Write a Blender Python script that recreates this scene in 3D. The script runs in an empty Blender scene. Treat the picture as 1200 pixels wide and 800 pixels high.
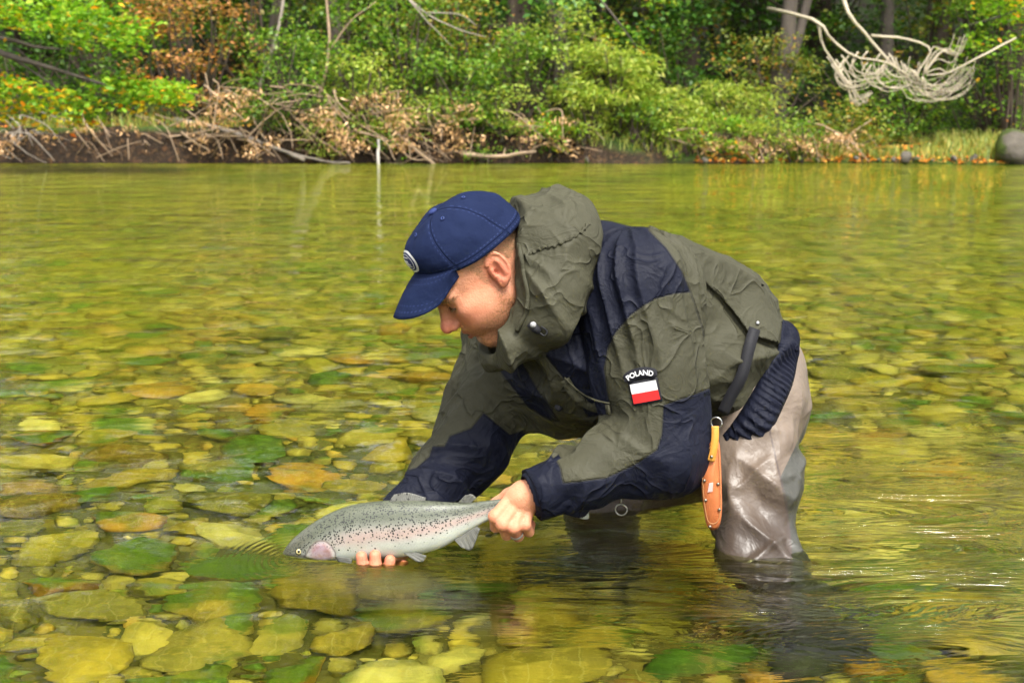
import bpy, bmesh, math, random
import numpy as np
from mathutils import Vector, Matrix
from mathutils.bvhtree import BVHTree

R = math.radians
random.seed(7)
rng = np.random.default_rng(11)
scn = bpy.context.scene
col = scn.collection

# ------------------------------------------------------------------ camera
CAM_H, FPX, PITCH = 0.80, 1667.0, math.atan(288 / 1667)
cd = bpy.data.cameras.new('camera')
cam = bpy.data.objects.new('camera', cd)
col.objects.link(cam)
cam.location = (0, 0, CAM_H)
cam.rotation_euler = (math.pi / 2 - PITCH, 0, 0)
cd.lens = 50.0
cd.sensor_width = 36
cd.clip_start = 0.05
cd.clip_end = 500
cd.dof.use_dof = True
cd.dof.focus_distance = 2.45
cd.dof.aperture_fstop = 9.0
scn.camera = cam

# ------------------------------------------------------------------ world, sun, exposure
SUN_EL, SUN_AZ = R(58), R(158)       # azimuth clockwise from +Y (the viewing direction)
w = bpy.data.worlds.new('World')
scn.world = w
w.use_nodes = True
wn = w.node_tree
wn.nodes.clear()
sky = wn.nodes.new('ShaderNodeTexSky')
sky.sky_type = 'NISHITA'
sky.sun_disc = False
sky.sun_elevation = SUN_EL
sky.sun_rotation = SUN_AZ
sky.air_density = 1.0
sky.dust_density = 4.0
sky.ozone_density = 1.0
hs = wn.nodes.new('ShaderNodeHueSaturation')
hs.inputs["Saturation"].default_value = 0.08     # thin bright cloud cover
bg = wn.nodes.new('ShaderNodeBackground')
bg.inputs['Strength'].default_value = 0.115
wo = wn.nodes.new('ShaderNodeOutputWorld')
wn.links.new(sky.outputs[0], hs.inputs['Color'])
wn.links.new(hs.outputs[0], bg.inputs[0])
wn.links.new(bg.outputs[0], wo.inputs[0])
sl = bpy.data.lights.new('sun', 'SUN')
sl.energy = 1.5
sl.angle = R(16)
sl.color = (1.0, 0.95, 0.86)
so = bpy.data.objects.new('sun', sl)
col.objects.link(so)
sdir = Vector((math.sin(SUN_AZ) * math.cos(SUN_EL), math.cos(SUN_AZ) * math.cos(SUN_EL), math.sin(SUN_EL)))
so.rotation_euler = sdir.to_track_quat('Z', 'Y').to_euler()
so.location = sdir * 30
vs = scn.view_settings
vs.view_transform = 'Standard'
vs.look = 'None'
vs.gamma = 1.0
vs.use_curve_mapping = False
vs.exposure = 2.25
cy = scn.cycles
cy.max_bounces = 8
cy.diffuse_bounces = 3
cy.glossy_bounces = 4
cy.transmission_bounces = 8
cy.transparent_max_bounces = 8
cy.caustics_refractive = True
cy.caustics_reflective = False
cy.sample_clamp_indirect = 6.0
cy.use_denoising = True

# ------------------------------------------------------------------ pixel helpers (photo is 1200x800)
_cp, _sp = math.cos(PITCH), math.sin(PITCH)
def ray(px, py):
    a, b = (px - 600) / FPX, (400 - py) / FPX
    return np.array([a, _cp + b * _sp, -_sp + b * _cp])
def P(px, py, d):                     # point at horizontal distance d along a pixel's direction
    r = ray(px, py)
    return np.array([0, 0, CAM_H]) + r * (d / r[1])
def W(px, py, z=0.0):                 # point on the level z
    r = ray(px, py)
    return np.array([0, 0, CAM_H]) + r * ((z - CAM_H) / r[2])
def proj(V):
    x, y, z = V[:, 0], V[:, 1], V[:, 2] - CAM_H
    f = y * _cp - z * _sp
    u = y * _sp + z * _cp
    return np.stack([600 + FPX * x / f, 400 - FPX * u / f], 1)

# ------------------------------------------------------------------ objects
def prop(o, label=None, cat=None, group=None, kind=None):
    if label: o['label'] = label
    if cat: o['category'] = cat
    if group: o['group'] = group
    if kind: o['kind'] = kind
    return o
def link(name, me, mat=None, parent=None, smooth=True):
    o = bpy.data.objects.new(name, me)
    col.objects.link(o)
    if mat is not None:
        me.materials.clear()
        me.materials.append(mat)
    if parent is not None:
        o.parent = parent
    if smooth:
        me.polygons.foreach_set('use_smooth', np.ones(len(me.polygons), bool))
    return o
def empty(name, loc=(0, 0, 0)):
    o = bpy.data.objects.new(name, None)
    col.objects.link(o)
    o.location = loc
    o.empty_display_size = 0.1
    return o
def local(o, parent):                 # mesh made in world space, parent sits elsewhere
    o.parent = parent
    o.matrix_parent_inverse = Matrix.Translation(parent.location).inverted()
    return o
def mesh_np(name, V, F):              # F: (n,3) or (n,4) int array
    V = np.asarray(V, np.float32)
    F = np.asarray(F, np.int32)
    me = bpy.data.meshes.new(name)
    n, k = F.shape
    me.vertices.add(len(V))
    me.vertices.foreach_set('co', V.ravel())
    me.loops.add(n * k)
    me.loops.foreach_set('vertex_index', F.ravel())
    me.polygons.add(n)
    me.polygons.foreach_set('loop_start', np.arange(0, n * k, k, dtype=np.int32))
    me.update(calc_edges=True)
    return me
def attr(me, name, vals):
    a = me.attributes.new(name, 'FLOAT', 'POINT')
    a.data.foreach_set('value', np.asarray(vals, np.float32))

# ------------------------------------------------------------------ noise, signed distances
def _hash(i, j, k, s):
    h = (i * 374761393 + j * 668265263 + k * 2147483647 + s * 1274126177) & 0xffffffff
    h = ((h ^ (h >> 13)) * 1274126177) & 0xffffffff
    h = ((h ^ (h >> 15)) * 2246822519) & 0xffffffff
    return ((h ^ (h >> 16)) & 0xffff) / 32767.5 - 1.0
def noise(p, s=0):
    p = np.asarray(p, float)
    i = np.floor(p).astype(np.int64)
    f = p - i
    u = f * f * f * (f * (f * 6 - 15) + 10)
    r = 0
    for dx in (0, 1):
        wx = u[:, 0] if dx else 1 - u[:, 0]
        for dy in (0, 1):
            wy = u[:, 1] if dy else 1 - u[:, 1]
            for dz in (0, 1):
                wz = u[:, 2] if dz else 1 - u[:, 2]
                r = r + wx * wy * wz * _hash(i[:, 0] + dx, i[:, 1] + dy, i[:, 2] + dz, s)
    return r
def fbm(p, s=0, o=3):
    r, a = 0, 1.0
    for q in range(o):
        r = r + a * noise(p, s + q)
        p = p * 2.03 + 1.7
        a *= 0.5
    return r
def ridge(p, s=0):
    return 1 - np.abs(noise(p, s)) * 2
def seg_h(p, a, b):
    a = np.asarray(a, float); ba = np.asarray(b, float) - a
    return np.clip(((p - a) @ ba) / (ba @ ba), 0, 1)
def cone(p, a, b, ra, rb):
    a = np.asarray(a, float); b = np.asarray(b, float)
    h = seg_h(p, a, b)
    return np.linalg.norm(p - a - h[:, None] * (b - a), axis=1) - (ra + (rb - ra) * h)
def ball(p, c, r):
    return np.linalg.norm(p - np.asarray(c, float), axis=1) - r
def ell(p, c, r, M=None):
    q = p - np.asarray(c, float)
    if M is not None:
        q = q @ M                      # columns of M are the ellipsoid's axes
    r = np.asarray(r, float)
    k0 = np.linalg.norm(q / r, axis=1)
    k1 = np.linalg.norm(q / (r * r), axis=1) + 1e-9
    return k0 * (k0 - 1) / k1
def smin(a, b, k):
    h = np.clip(0.5 + 0.5 * (b - a) / k, 0, 1)
    return b + (a - b) * h - k * h * (1 - h)
def smax(a, b, k):
    return -smin(-a, -b, k)
def chain(p, pts, k=0.02):            # pts: list of (point, radius)
    d = None
    for (a, ra), (b, rb) in zip(pts[:-1], pts[1:]):
        e = cone(p, a, b, ra, rb)
        d = e if d is None else smin(d, e, k)
    return d

from concurrent.futures import ThreadPoolExecutor
def near(p, c, r, f, pad=.05):        # f only matters inside a ball; outside it the ball's distance will do
    d = np.linalg.norm(p - np.asarray(c, float), axis=1) - r + pad
    m = d < pad
    if m.any():
        d[m] = f(p[m])
    return d
def detail(p, d, f, w=.03):           # add fine relief f only close to the surface
    m = np.abs(d) < w
    if m.any():
        d = d.copy(); d[m] += f(p[m])
    return d
def surfnet(f, lo, hi, h, B=8):
    lo = np.asarray(lo, float); hi = np.asarray(hi, float)
    big = 4
    nb = np.ceil((hi - lo) / (B * h * big)).astype(int)
    N = nb * B * big + 2
    g = np.stack(np.meshgrid(*[np.arange(n) for n in nb], indexing='ij'), -1).reshape(-1, 3)
    pool = ThreadPoolExecutor(4)
    def pmap(fn, chunks): return list(pool.map(fn, chunks))
    def ev(pts):
        ch = np.array_split(pts, max(1, len(pts) // 20000))
        return np.concatenate(pmap(f, ch))
    size = big
    while True:
        cen = lo + (g + 0.5) * B * h * size
        g = g[np.abs(ev(cen)) < B * h * size * 0.866 * 1.35 + 0.010]
        if size == 1: break
        size //= 2
        g = (g[:, None, :] * 2 + np.array([[x, y, z] for x in (0, 1) for y in (0, 1) for z in (0, 1)])[None]).reshape(-1, 3)
    act = g
    ax = np.arange(B + 1)
    off = np.stack(np.meshgrid(ax, ax, ax, indexing='ij'), -1).reshape(-1, 3)
    def key(c):
        return (c[..., 0] * N[1] + c[..., 1]) * N[2] + c[..., 2]
    corners = np.array([[x, y, z] for x in (0, 1) for y in (0, 1) for z in (0, 1)])
    edges = [(a, b) for a in range(8) for b in range(a + 1, 8) if np.abs(corners[a] - corners[b]).sum() == 1]
    def work(bl):
        keys, verts, quads = [], [], []
        node = bl[:, None, :] * B + off[None]
        D = f((lo + node.reshape(-1, 3) * h)).reshape(len(bl), B + 1, B + 1, B + 1)
        ins = D < 0
        cnt = sum(ins[:, x:x + B, y:y + B, z:z + B].astype(np.int8) for x, y, z in corners)
        bi, ci, cj, ck = np.nonzero((cnt > 0) & (cnt < 8))
        if len(bi):
            c = np.stack([ci, cj, ck], 1)
            dv = np.stack([D[bi, ci + x, cj + y, ck + z] for x, y, z in corners], 1)
            acc = np.zeros((len(bi), 3)); n = np.zeros(len(bi))
            for a, b in edges:
                m = (dv[:, a] < 0) != (dv[:, b] < 0)
                t = dv[:, a] / np.where(m, dv[:, a] - dv[:, b], 1)
                acc += np.where(m[:, None], corners[a] + t[:, None] * (corners[b] - corners[a]), 0)
                n += m
            gc = bl[bi] * B + c
            keys.append(key(gc))
            verts.append(lo + (gc + acc / n[:, None]) * h)
        for axis in range(3):
            e = [0, 0, 0]; e[axis] = 1
            A = ins[:, :B, :B, :B]
            C = ins[:, e[0]:B + e[0], e[1]:B + e[1], e[2]:B + e[2]]
            bi, ci, cj, ck = np.nonzero(A != C)
            if not len(bi):
                continue
            gc = bl[bi] * B + np.stack([ci, cj, ck], 1)
            u, v = [(1, 2), (2, 0), (0, 1)][axis]
            du = np.zeros(3, int); du[u] = 1
            dv_ = np.zeros(3, int); dv_[v] = 1
            q = np.stack([key(gc - du - dv_), key(gc - dv_), key(gc), key(gc - du)], 1)
            flip = ~A[bi, ci, cj, ck]
            q[flip] = q[flip][:, ::-1]
            quads.append(q)
        return keys, verts, quads
    res = pmap(work, np.array_split(act, max(1, len(act) // 40)))
    pool.shutdown()
    keys = np.concatenate([x for r_ in res for x in r_[0]]); verts = np.concatenate([x for r_ in res for x in r_[1]]); quads = np.concatenate([x for r_ in res for x in r_[2]])
    ku, ui = np.unique(keys, return_index=True)
    V = verts[ui]
    idx = np.clip(np.searchsorted(ku, quads), 0, len(ku) - 1)
    ok = (ku[idx] == quads).all(1)
    return V, idx[ok]

def ico(sub):
    bm = bmesh.new(); bmesh.ops.create_icosphere(bm, subdivisions=sub, radius=1)
    V = np.array([v.co[:] for v in bm.verts]); F = np.array([[v.index for v in f.verts] for f in bm.faces]); bm.free()
    return V, F
def poly_sd(pts, poly):               # signed distance to polygon in the plane, negative inside
    poly = np.asarray(poly, float)
    d = np.full(len(pts), 1e18)
    ins = np.zeros(len(pts), bool)
    for i in range(len(poly)):
        a, b = poly[i - 1], poly[i]
        e = b - a
        wv = pts - a
        t = np.clip((wv @ e) / (e @ e + 1e-12), 0, 1)
        d = np.minimum(d, np.sum((wv - t[:, None] * e) ** 2, 1))
        c = ((a[1] > pts[:, 1]) != (b[1] > pts[:, 1]))
        xs = a[0] + (pts[:, 1] - a[1]) * e[0] / (e[1] if abs(e[1]) > 1e-9 else 1e-9)
        ins ^= c & (pts[:, 0] < xs)
    return np.sqrt(d) * np.where(ins, -1, 1)

def tube(paths, seg=6):               # paths: list of (points (n,3), radii (n)); one joined mesh
    VV, FF, o = [], [], 0
    for pts, rad in paths:
        pts = np.asarray(pts, float); n = len(pts)
        rad = np.broadcast_to(np.asarray(rad, float), (n,))
        t = np.gradient(pts, axis=0)
        t /= np.linalg.norm(t, axis=1)[:, None] + 1e-12
        ref = np.array([0, 0, 1.0]) if abs(t[0, 2]) < 0.85 else np.array([1.0, 0, 0])
        u = np.cross(t, ref); 
        for i in range(1, n):
            if np.dot(u[i], u[i - 1]) < 0: u[i] = -u[i]
        u /= np.linalg.norm(u, axis=1)[:, None] + 1e-12
        v = np.cross(t, u)
        a = np.arange(seg) / seg * 2 * math.pi
        ring = pts[:, None] + rad[:, None, None] * (np.cos(a)[None, :, None] * u[:, None] + np.sin(a)[None, :, None] * v[:, None])
        VV.append(ring.reshape(-1, 3)); VV.append(pts[[0, -1]])
        i, j = np.meshgrid(np.arange(n - 1), np.arange(seg), indexing='ij')
        j2 = (j + 1) % seg
        FF.append(np.stack([o + i * seg + j, o + i * seg + j2, o + (i + 1) * seg + j2, o + (i + 1) * seg + j], -1).reshape(-1, 4))
        jj = np.arange(seg); c0, c1 = o + n * seg, o + n * seg + 1
        FF.append(np.stack([np.full(seg, c0), o + (jj + 1) % seg, o + jj, np.full(seg, c0)], 1))
        FF.append(np.stack([np.full(seg, c1), o + (n - 1) * seg + jj, o + (n - 1) * seg + (jj + 1) % seg, np.full(seg, c1)], 1))
        o += n * seg + 2
    V = np.concatenate(VV); F = np.concatenate(FF)
    q = F[F[:, 0] != F[:, 3]]; t = F[F[:, 0] == F[:, 3]][:, :3]
    me = bpy.data.meshes.new('tube')
    me.from_pydata(V.tolist(), [], q.tolist() + t.tolist())
    return me
def spline(pts, n):
    pts = np.asarray(pts, float)
    if len(pts) == 2:
        return pts[0] + np.linspace(0, 1, n)[:, None] * (pts[1] - pts[0])
    p = np.vstack([2 * pts[0] - pts[1], pts, 2 * pts[-1] - pts[-2]])
    t = np.linspace(0, len(pts) - 1 - 1e-9, n)
    i = t.astype(int); f = (t - i)[:, None]
    a, b, c, d = p[i], p[i + 1], p[i + 2], p[i + 3]
    return 0.5 * (2 * b + (c - a) * f + (2 * a - 5 * b + 4 * c - d) * f ** 2 + (3 * b - a - 3 * c + d) * f ** 3)

# ------------------------------------------------------------------ materials
ALB = 0.62                            # one overall reflectance level for every surface
class NT:
    def __init__(s, name):
        s.m = bpy.data.materials.new(name); s.m.use_nodes = True
        s.t = s.m.node_tree; s.t.nodes.clear()
        s.out = s.t.nodes.new('ShaderNodeOutputMaterial')
    def n(s, kind, **kw):
        nd = s.t.nodes.new('ShaderNode' + kind)
        for k, v in kw.items():
            if k.startswith('i_'):
                key = k[2:].replace('_', ' ')
                s.put(nd.inputs[int(key) if key.isdigit() else key], v)
            else:
                setattr(nd, k, v)
        return nd
    def put(s, sock, v):
        if isinstance(v, bpy.types.NodeSocket): s.t.links.new(v, sock)
        elif isinstance(v, bpy.types.Node): s.t.links.new(v.outputs[0], sock)
        else:
            if hasattr(sock.default_value, '__len__') and hasattr(v, '__len__') and len(v) == 3 and len(sock.default_value) == 4: v = (*v, 1)
            sock.default_value = v
    def math(s, op, a, b=0.0, c=None):
        nd = s.n('Math', operation=op); s.put(nd.inputs[0], a); s.put(nd.inputs[1], b)
        if c is not None: s.put(nd.inputs[2], c)
        return nd.outputs[0]
    def mix(s, f, a, b, mode='MIX'):
        nd = s.n('Mix', data_type='RGBA', blend_type=mode)
        s.put(nd.inputs[0], f); s.put(nd.inputs[6], a); s.put(nd.inputs[7], b)
        return nd.outputs[2]
    def attr(s, name):
        return s.n('Attribute', attribute_name=name).outputs['Fac']
    def step(s, v, lo, hi):
        nd = s.n('MapRange', interpolation_type='SMOOTHSTEP'); s.put(nd.inputs[0], v)
        nd.inputs[1].default_value = lo; nd.inputs[2].default_value = hi
        return nd.outputs[0]
    def ramp(s, f, stops):
        nd = s.n('ValToRGB'); s.put(nd.inputs[0], f)
        cr = nd.color_ramp
        while len(cr.elements) < len(stops): cr.elements.new(0.5)
        for e, (p, c) in zip(cr.elements, stops):
            e.position = p; e.color = (*c, 1) if len(c) == 3 else c
        return nd.outputs[0]
    def coord(s, which='Object', scale=(1, 1, 1)):
        tc = s.n('TexCoord'); mp = s.n('Mapping')
        s.put(mp.inputs[0], tc.outputs[which]); mp.inputs[3].default_value = scale
        return mp.outputs[0]
    def noise(s, vec, scale, detail=3, rough=0.5, dist=0.0):
        nd = s.n('TexNoise'); s.put(nd.inputs['Vector'], vec)
        nd.inputs['Scale'].default_value = scale; nd.inputs['Detail'].default_value = detail
        nd.inputs['Roughness'].default_value = rough; nd.inputs['Distortion'].default_value = dist
        return nd.outputs[0]
    def bump(s, h, strength=1.0, dist=1.0, normal=None):
        nd = s.n('Bump'); s.put(nd.inputs['Height'], h)
        nd.inputs['Strength'].default_value = strength; nd.inputs['Distance'].default_value = dist
        if normal is not None: s.put(nd.inputs['Normal'], normal)
        return nd.outputs[0]
    def bsdf(s, colr, rough=0.6, normal=None, **kw):
        nd = s.n('BsdfPrincipled'); s.put(nd.inputs['Base Color'], s.mix(1.0, colr, (ALB, ALB, ALB), 'MULTIPLY')); s.put(nd.inputs['Roughness'], rough)
        if normal is not None: s.put(nd.inputs['Normal'], normal)
        nd.inputs['Specular IOR Level'].default_value = .22
        for k, v in kw.items(): s.put(nd.inputs[k.replace('_', ' ')], v)
        s.t.links.new(nd.outputs[0], s.out.inputs[0])
        return nd
def plain(name, colr, rough=0.5, metal=0.0, var=0.15, scale=60, bump=0.0003):
    m = NT(name); v = m.coord()
    n = m.noise(v, scale, 4)
    c = m.mix(n, tuple(x * (1 - var) for x in colr), tuple(min(1, x * (1 + var)) for x in colr))
    m.bsdf(c, rough, m.bump(n, 1, bump), Metallic=metal)
    return m.m
# ================================================================== river: water, bed, stones
def mat_stone(name, per_object):
    m = NT(name)
    tc = m.n('TexCoord')
    geo = m.n('NewGeometry')
    pos = geo.outputs['Position']
    rnd = m.n('ObjectInfo').outputs['Random'] if per_object else geo.outputs['Random Per Island']
    base = m.ramp(rnd, [(0, (.36, .25, .025)), (.18, (.52, .37, .04)), (.34, (.21, .18, .022)), (.5, (.58, .45, .09)),
                        (.63, (.52, .24, .02)), (.74, (.11, .10, .015)), (.87, (.74, .62, .20)), (.94, (.40, .32, .03)), (1, (.15, .12, .02))])
    n1 = m.noise(pos, 9, 5, .6)
    n2 = m.noise(pos, 45, 4, .6)
    if not per_object: base = m.mix(.25, base, (.80, .62, .14))
    c = m.mix(m.step(n1, .35, .68), base, m.mix(.60, base, (.10, .095, .01)))
    c = m.mix(m.math('MULTIPLY', m.step(n2, .5, .75), .5), c, (.62, .46, .09))
    # green algae: on some stones, facing up, in patches
    nz = m.n('SeparateXYZ'); m.put(nz.inputs[0], geo.outputs['Normal'])
    rr = m.math('FRACT', m.math('MULTIPLY', rnd, 17.31))
    al = m.math('MULTIPLY', m.step(m.math('ADD', m.noise(pos, 3.2, 3), m.math('MULTIPLY', rr, .34)), .72, .84), m.step(nz.outputs[2], .1, .7))
    c = m.mix(m.math('MULTIPLY', al, .85), c, m.mix(n2, (.012, .060, .001), (.085, .22, .005)))
    # thin quartz veins
    vn = m.n('TexWave', wave_type='BANDS', i_Scale=6.0, i_Distortion=9.0, i_Detail=3.0)
    m.put(vn.inputs['Vector'], pos)
    c = m.mix(m.math('MULTIPLY', m.math('MULTIPLY', m.step(vn.outputs['Fac'], .975, 1.0), m.math('SUBTRACT', 1.0, al)), .22), c, (.6, .5, .25))
    h = m.math('ADD', m.math('MULTIPLY', n1, .022), m.math('MULTIPLY', n2, .007))
    yy = m.n('SeparateXYZ'); m.put(yy.inputs[0], pos)
    c = m.mix(m.math('MULTIPLY', m.step(yy.outputs[1], 3.2, 9.0), .50), c, m.mix(n1, (.13, .19, .015), (.40, .40, .04)))   # film of algae where the river is deeper
    m.bsdf(c, .75, m.bump(h, .8, 1.0))
    return m.m
def mat_bed():
    m = NT('river bed gravel')
    pos = m.n('NewGeometry').outputs['Position']
    vo = m.n('TexVoronoi', i_Scale=7.0); 
    wob = m.n('VectorMath', operation='ADD'); m.put(wob.inputs[0], pos)
    ns = m.n('TexNoise', i_Scale=4.0); m.put(ns.inputs['Vector'], pos)
    sc = m.n('VectorMath', operation='SCALE'); m.put(sc.inputs[0], ns.outputs['Color']); sc.inputs['Scale'].default_value = .25
    m.put(wob.inputs[1], sc.outputs[0]); m.put(vo.inputs['Vector'], wob.outputs[0])
    sp = m.n('SeparateColor'); m.put(sp.inputs[0], vo.outputs['Color'])
    c = m.ramp(sp.outputs[0], [(0, (.38, .28, .03)), (.25, (.20, .18, .02)), (.5, (.55, .42, .06)), (.75, (.14, .15, .015)), (1, (.68, .56, .16))])
    big = m.noise(pos, .55, 4, .55)
    c = m.mix(m.math('MULTIPLY', m.step(big, .48, .66), .75), c, (.07, .15, .012))
    c = m.mix(m.math('MULTIPLY', m.step(m.noise(pos, .9, 3), .52, .7), .5), c, (.33, .19, .03))
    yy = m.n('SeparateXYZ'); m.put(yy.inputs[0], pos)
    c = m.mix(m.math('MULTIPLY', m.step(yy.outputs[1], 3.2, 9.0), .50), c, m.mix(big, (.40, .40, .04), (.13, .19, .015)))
    c = m.mix(m.math('MULTIPLY', m.math('SUBTRACT', 1.0, m.step(yy.outputs[1], 3.5, 6.5)), .9), c, m.mix(.72, c, (.020, .018, .006)))   # crevice shade between the near stones, painted into the bed colour
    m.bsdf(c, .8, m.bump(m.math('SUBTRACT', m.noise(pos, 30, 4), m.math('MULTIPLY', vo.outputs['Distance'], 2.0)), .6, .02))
    return m.m
def bed_z(x, y):
    p = np.stack([x * .45, y * .45, np.zeros_like(x)], 1)
    z = -.44 - .25 * np.clip((y - 4) / 6, 0, 1) + .07 * noise(p, 5) + .02 * noise(p * 5, 6)
    edge = np.clip((y - 13.5) / 3.4, 0, 1)
    return z * (1 - edge ** 1.5) - .06 * edge ** 1.5 + np.where(y > 17.0, .0, 0)
xs = np.concatenate([np.linspace(-60, -9, 18)[:-1], np.linspace(-9, 9, 180), np.linspace(9, 60, 18)[1:]])
ys = np.concatenate([np.linspace(-25, 0, 12)[:-1], np.linspace(0, 19, 200)])
GX, GY = np.meshgrid(xs, ys, indexing='ij')
V = np.stack([GX.ravel(), GY.ravel(), bed_z(GX.ravel(), GY.ravel())], 1)
def grid_faces(nx, ny):
    i, j = np.meshgrid(np.arange(nx - 1), np.arange(ny - 1), indexing='ij')
    a = i * ny + j
    return np.stack([a, a + ny, a + ny + 1, a + 1], -1).reshape(-1, 4)
M_BED = mat_bed()
riverbed = link('riverbed', mesh_np('riverbed', V, grid_faces(len(xs), len(ys))), M_BED)
prop(riverbed, kind='structure')

def stone_shape(sub, seed):
    V, F = ico(sub)
    r = np.random.default_rng(seed)
    # angular: clip by random planes, then noise
    for k in range(9):
        n = r.normal(size=3); n /= np.linalg.norm(n)
        d = r.uniform(.48, .85)
        ex = V @ n - d
        V = V - np.where(ex > 0, ex * .9, 0)[:, None] * n
    V = V * (1 + .10 * noise(V * 1.7 + seed * 3.1, seed)[:, None] + .05 * noise(V * 4 + seed, seed + 50)[:, None])
    V = V / np.abs(V).max(0)
    return V * np.array([1, r.uniform(.62, .9), r.uniform(.40, .60)]), F
M_STONE = mat_stone('algae coated river stone', True)
M_STONES = mat_stone('algae coated small stones', False)
# drop stones, large first
cand = []
for k in range(60000):
    y = 1.75 + (11 - 1.75) * rng.random() ** 2.1
    x = (rng.random() - .5) * (0.80 * y + .8)
    u = rng.random()
    if u < .04: s = rng.uniform(.070, .115)
    elif u < .20: s = rng.uniform(.036, .070)
    else: s = rng.uniform(.010, .036)
    if y > 4.5 and s < .05: s += .03
    if y > 7.5 and s < .085: s += .04
    cand.append((s, x, y))
cand.sort(key=lambda c: -c[0])
placed = np.zeros((60000, 3)); npl = 0
for s, x, y in cand:
    q = placed[:npl]
    dd = (q[:, 0] - x) ** 2 + (q[:, 1] - y) ** 2
    if npl and (dd < ((q[:, 2] + s) * (.70 if s > .03 else .80)) ** 2).any():
        continue
    placed[npl] = (x, y, s); npl += 1
placed = placed[:npl]
bz = bed_z(placed[:, 0], placed[:, 1])
show = placed[:, 2] / placed[:, 1] ** 1.1
inview = np.abs(placed[:, 0]) < .36 * placed[:, 1] + placed[:, 2]
order = np.argsort(-np.where(inview, show, 0))
single = set(order[:290].tolist())
variants = []
for q in range(14):
    V, F = stone_shape(3, q + 1)
    variants.append(mesh_np('stone', V, F))
    variants[-1].materials.append(M_STONE)
    variants[-1].polygons.foreach_set('use_smooth', np.ones(len(F), bool))
lowv = [stone_shape(2, 40 + q) for q in range(10)]
tinyv = [stone_shape(1, 70 + q) for q in range(10)]
VV, FF, off = [], [], 0
for i, (x, y, s) in enumerate(placed):
    a = rng.uniform(0, 6.283); tx, ty = rng.normal(0, .2, 2)
    z = bz[i] + s * rng.uniform(.05, .32)
    if i in single:
        o = bpy.data.objects.new('stone', variants[i % 14]); col.objects.link(o)
        o.parent = riverbed
        o.location = (x, y, z); o.rotation_euler = (tx, ty, a); o.scale = (s * 1.08, s * rng.uniform(.85, 1.15), s * rng.uniform(.7, 1.1))
    else:
        V, F = (lowv if s > .05 else tinyv)[i % 10]
        M = np.array(Matrix.Rotation(a, 3, 'Z') @ Matrix.Rotation(tx, 3, 'X') @ Matrix.Rotation(ty, 3, 'Y'))
        VV.append((V * s) @ M.T + (x, y, z)); FF.append(F + off); off += len(V)
o = link('small_stones', mesh_np('small_stones', np.concatenate(VV), np.concatenate(FF)), M_STONES, riverbed)
prop(o, kind='stuff')
print('stones', npl)

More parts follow.
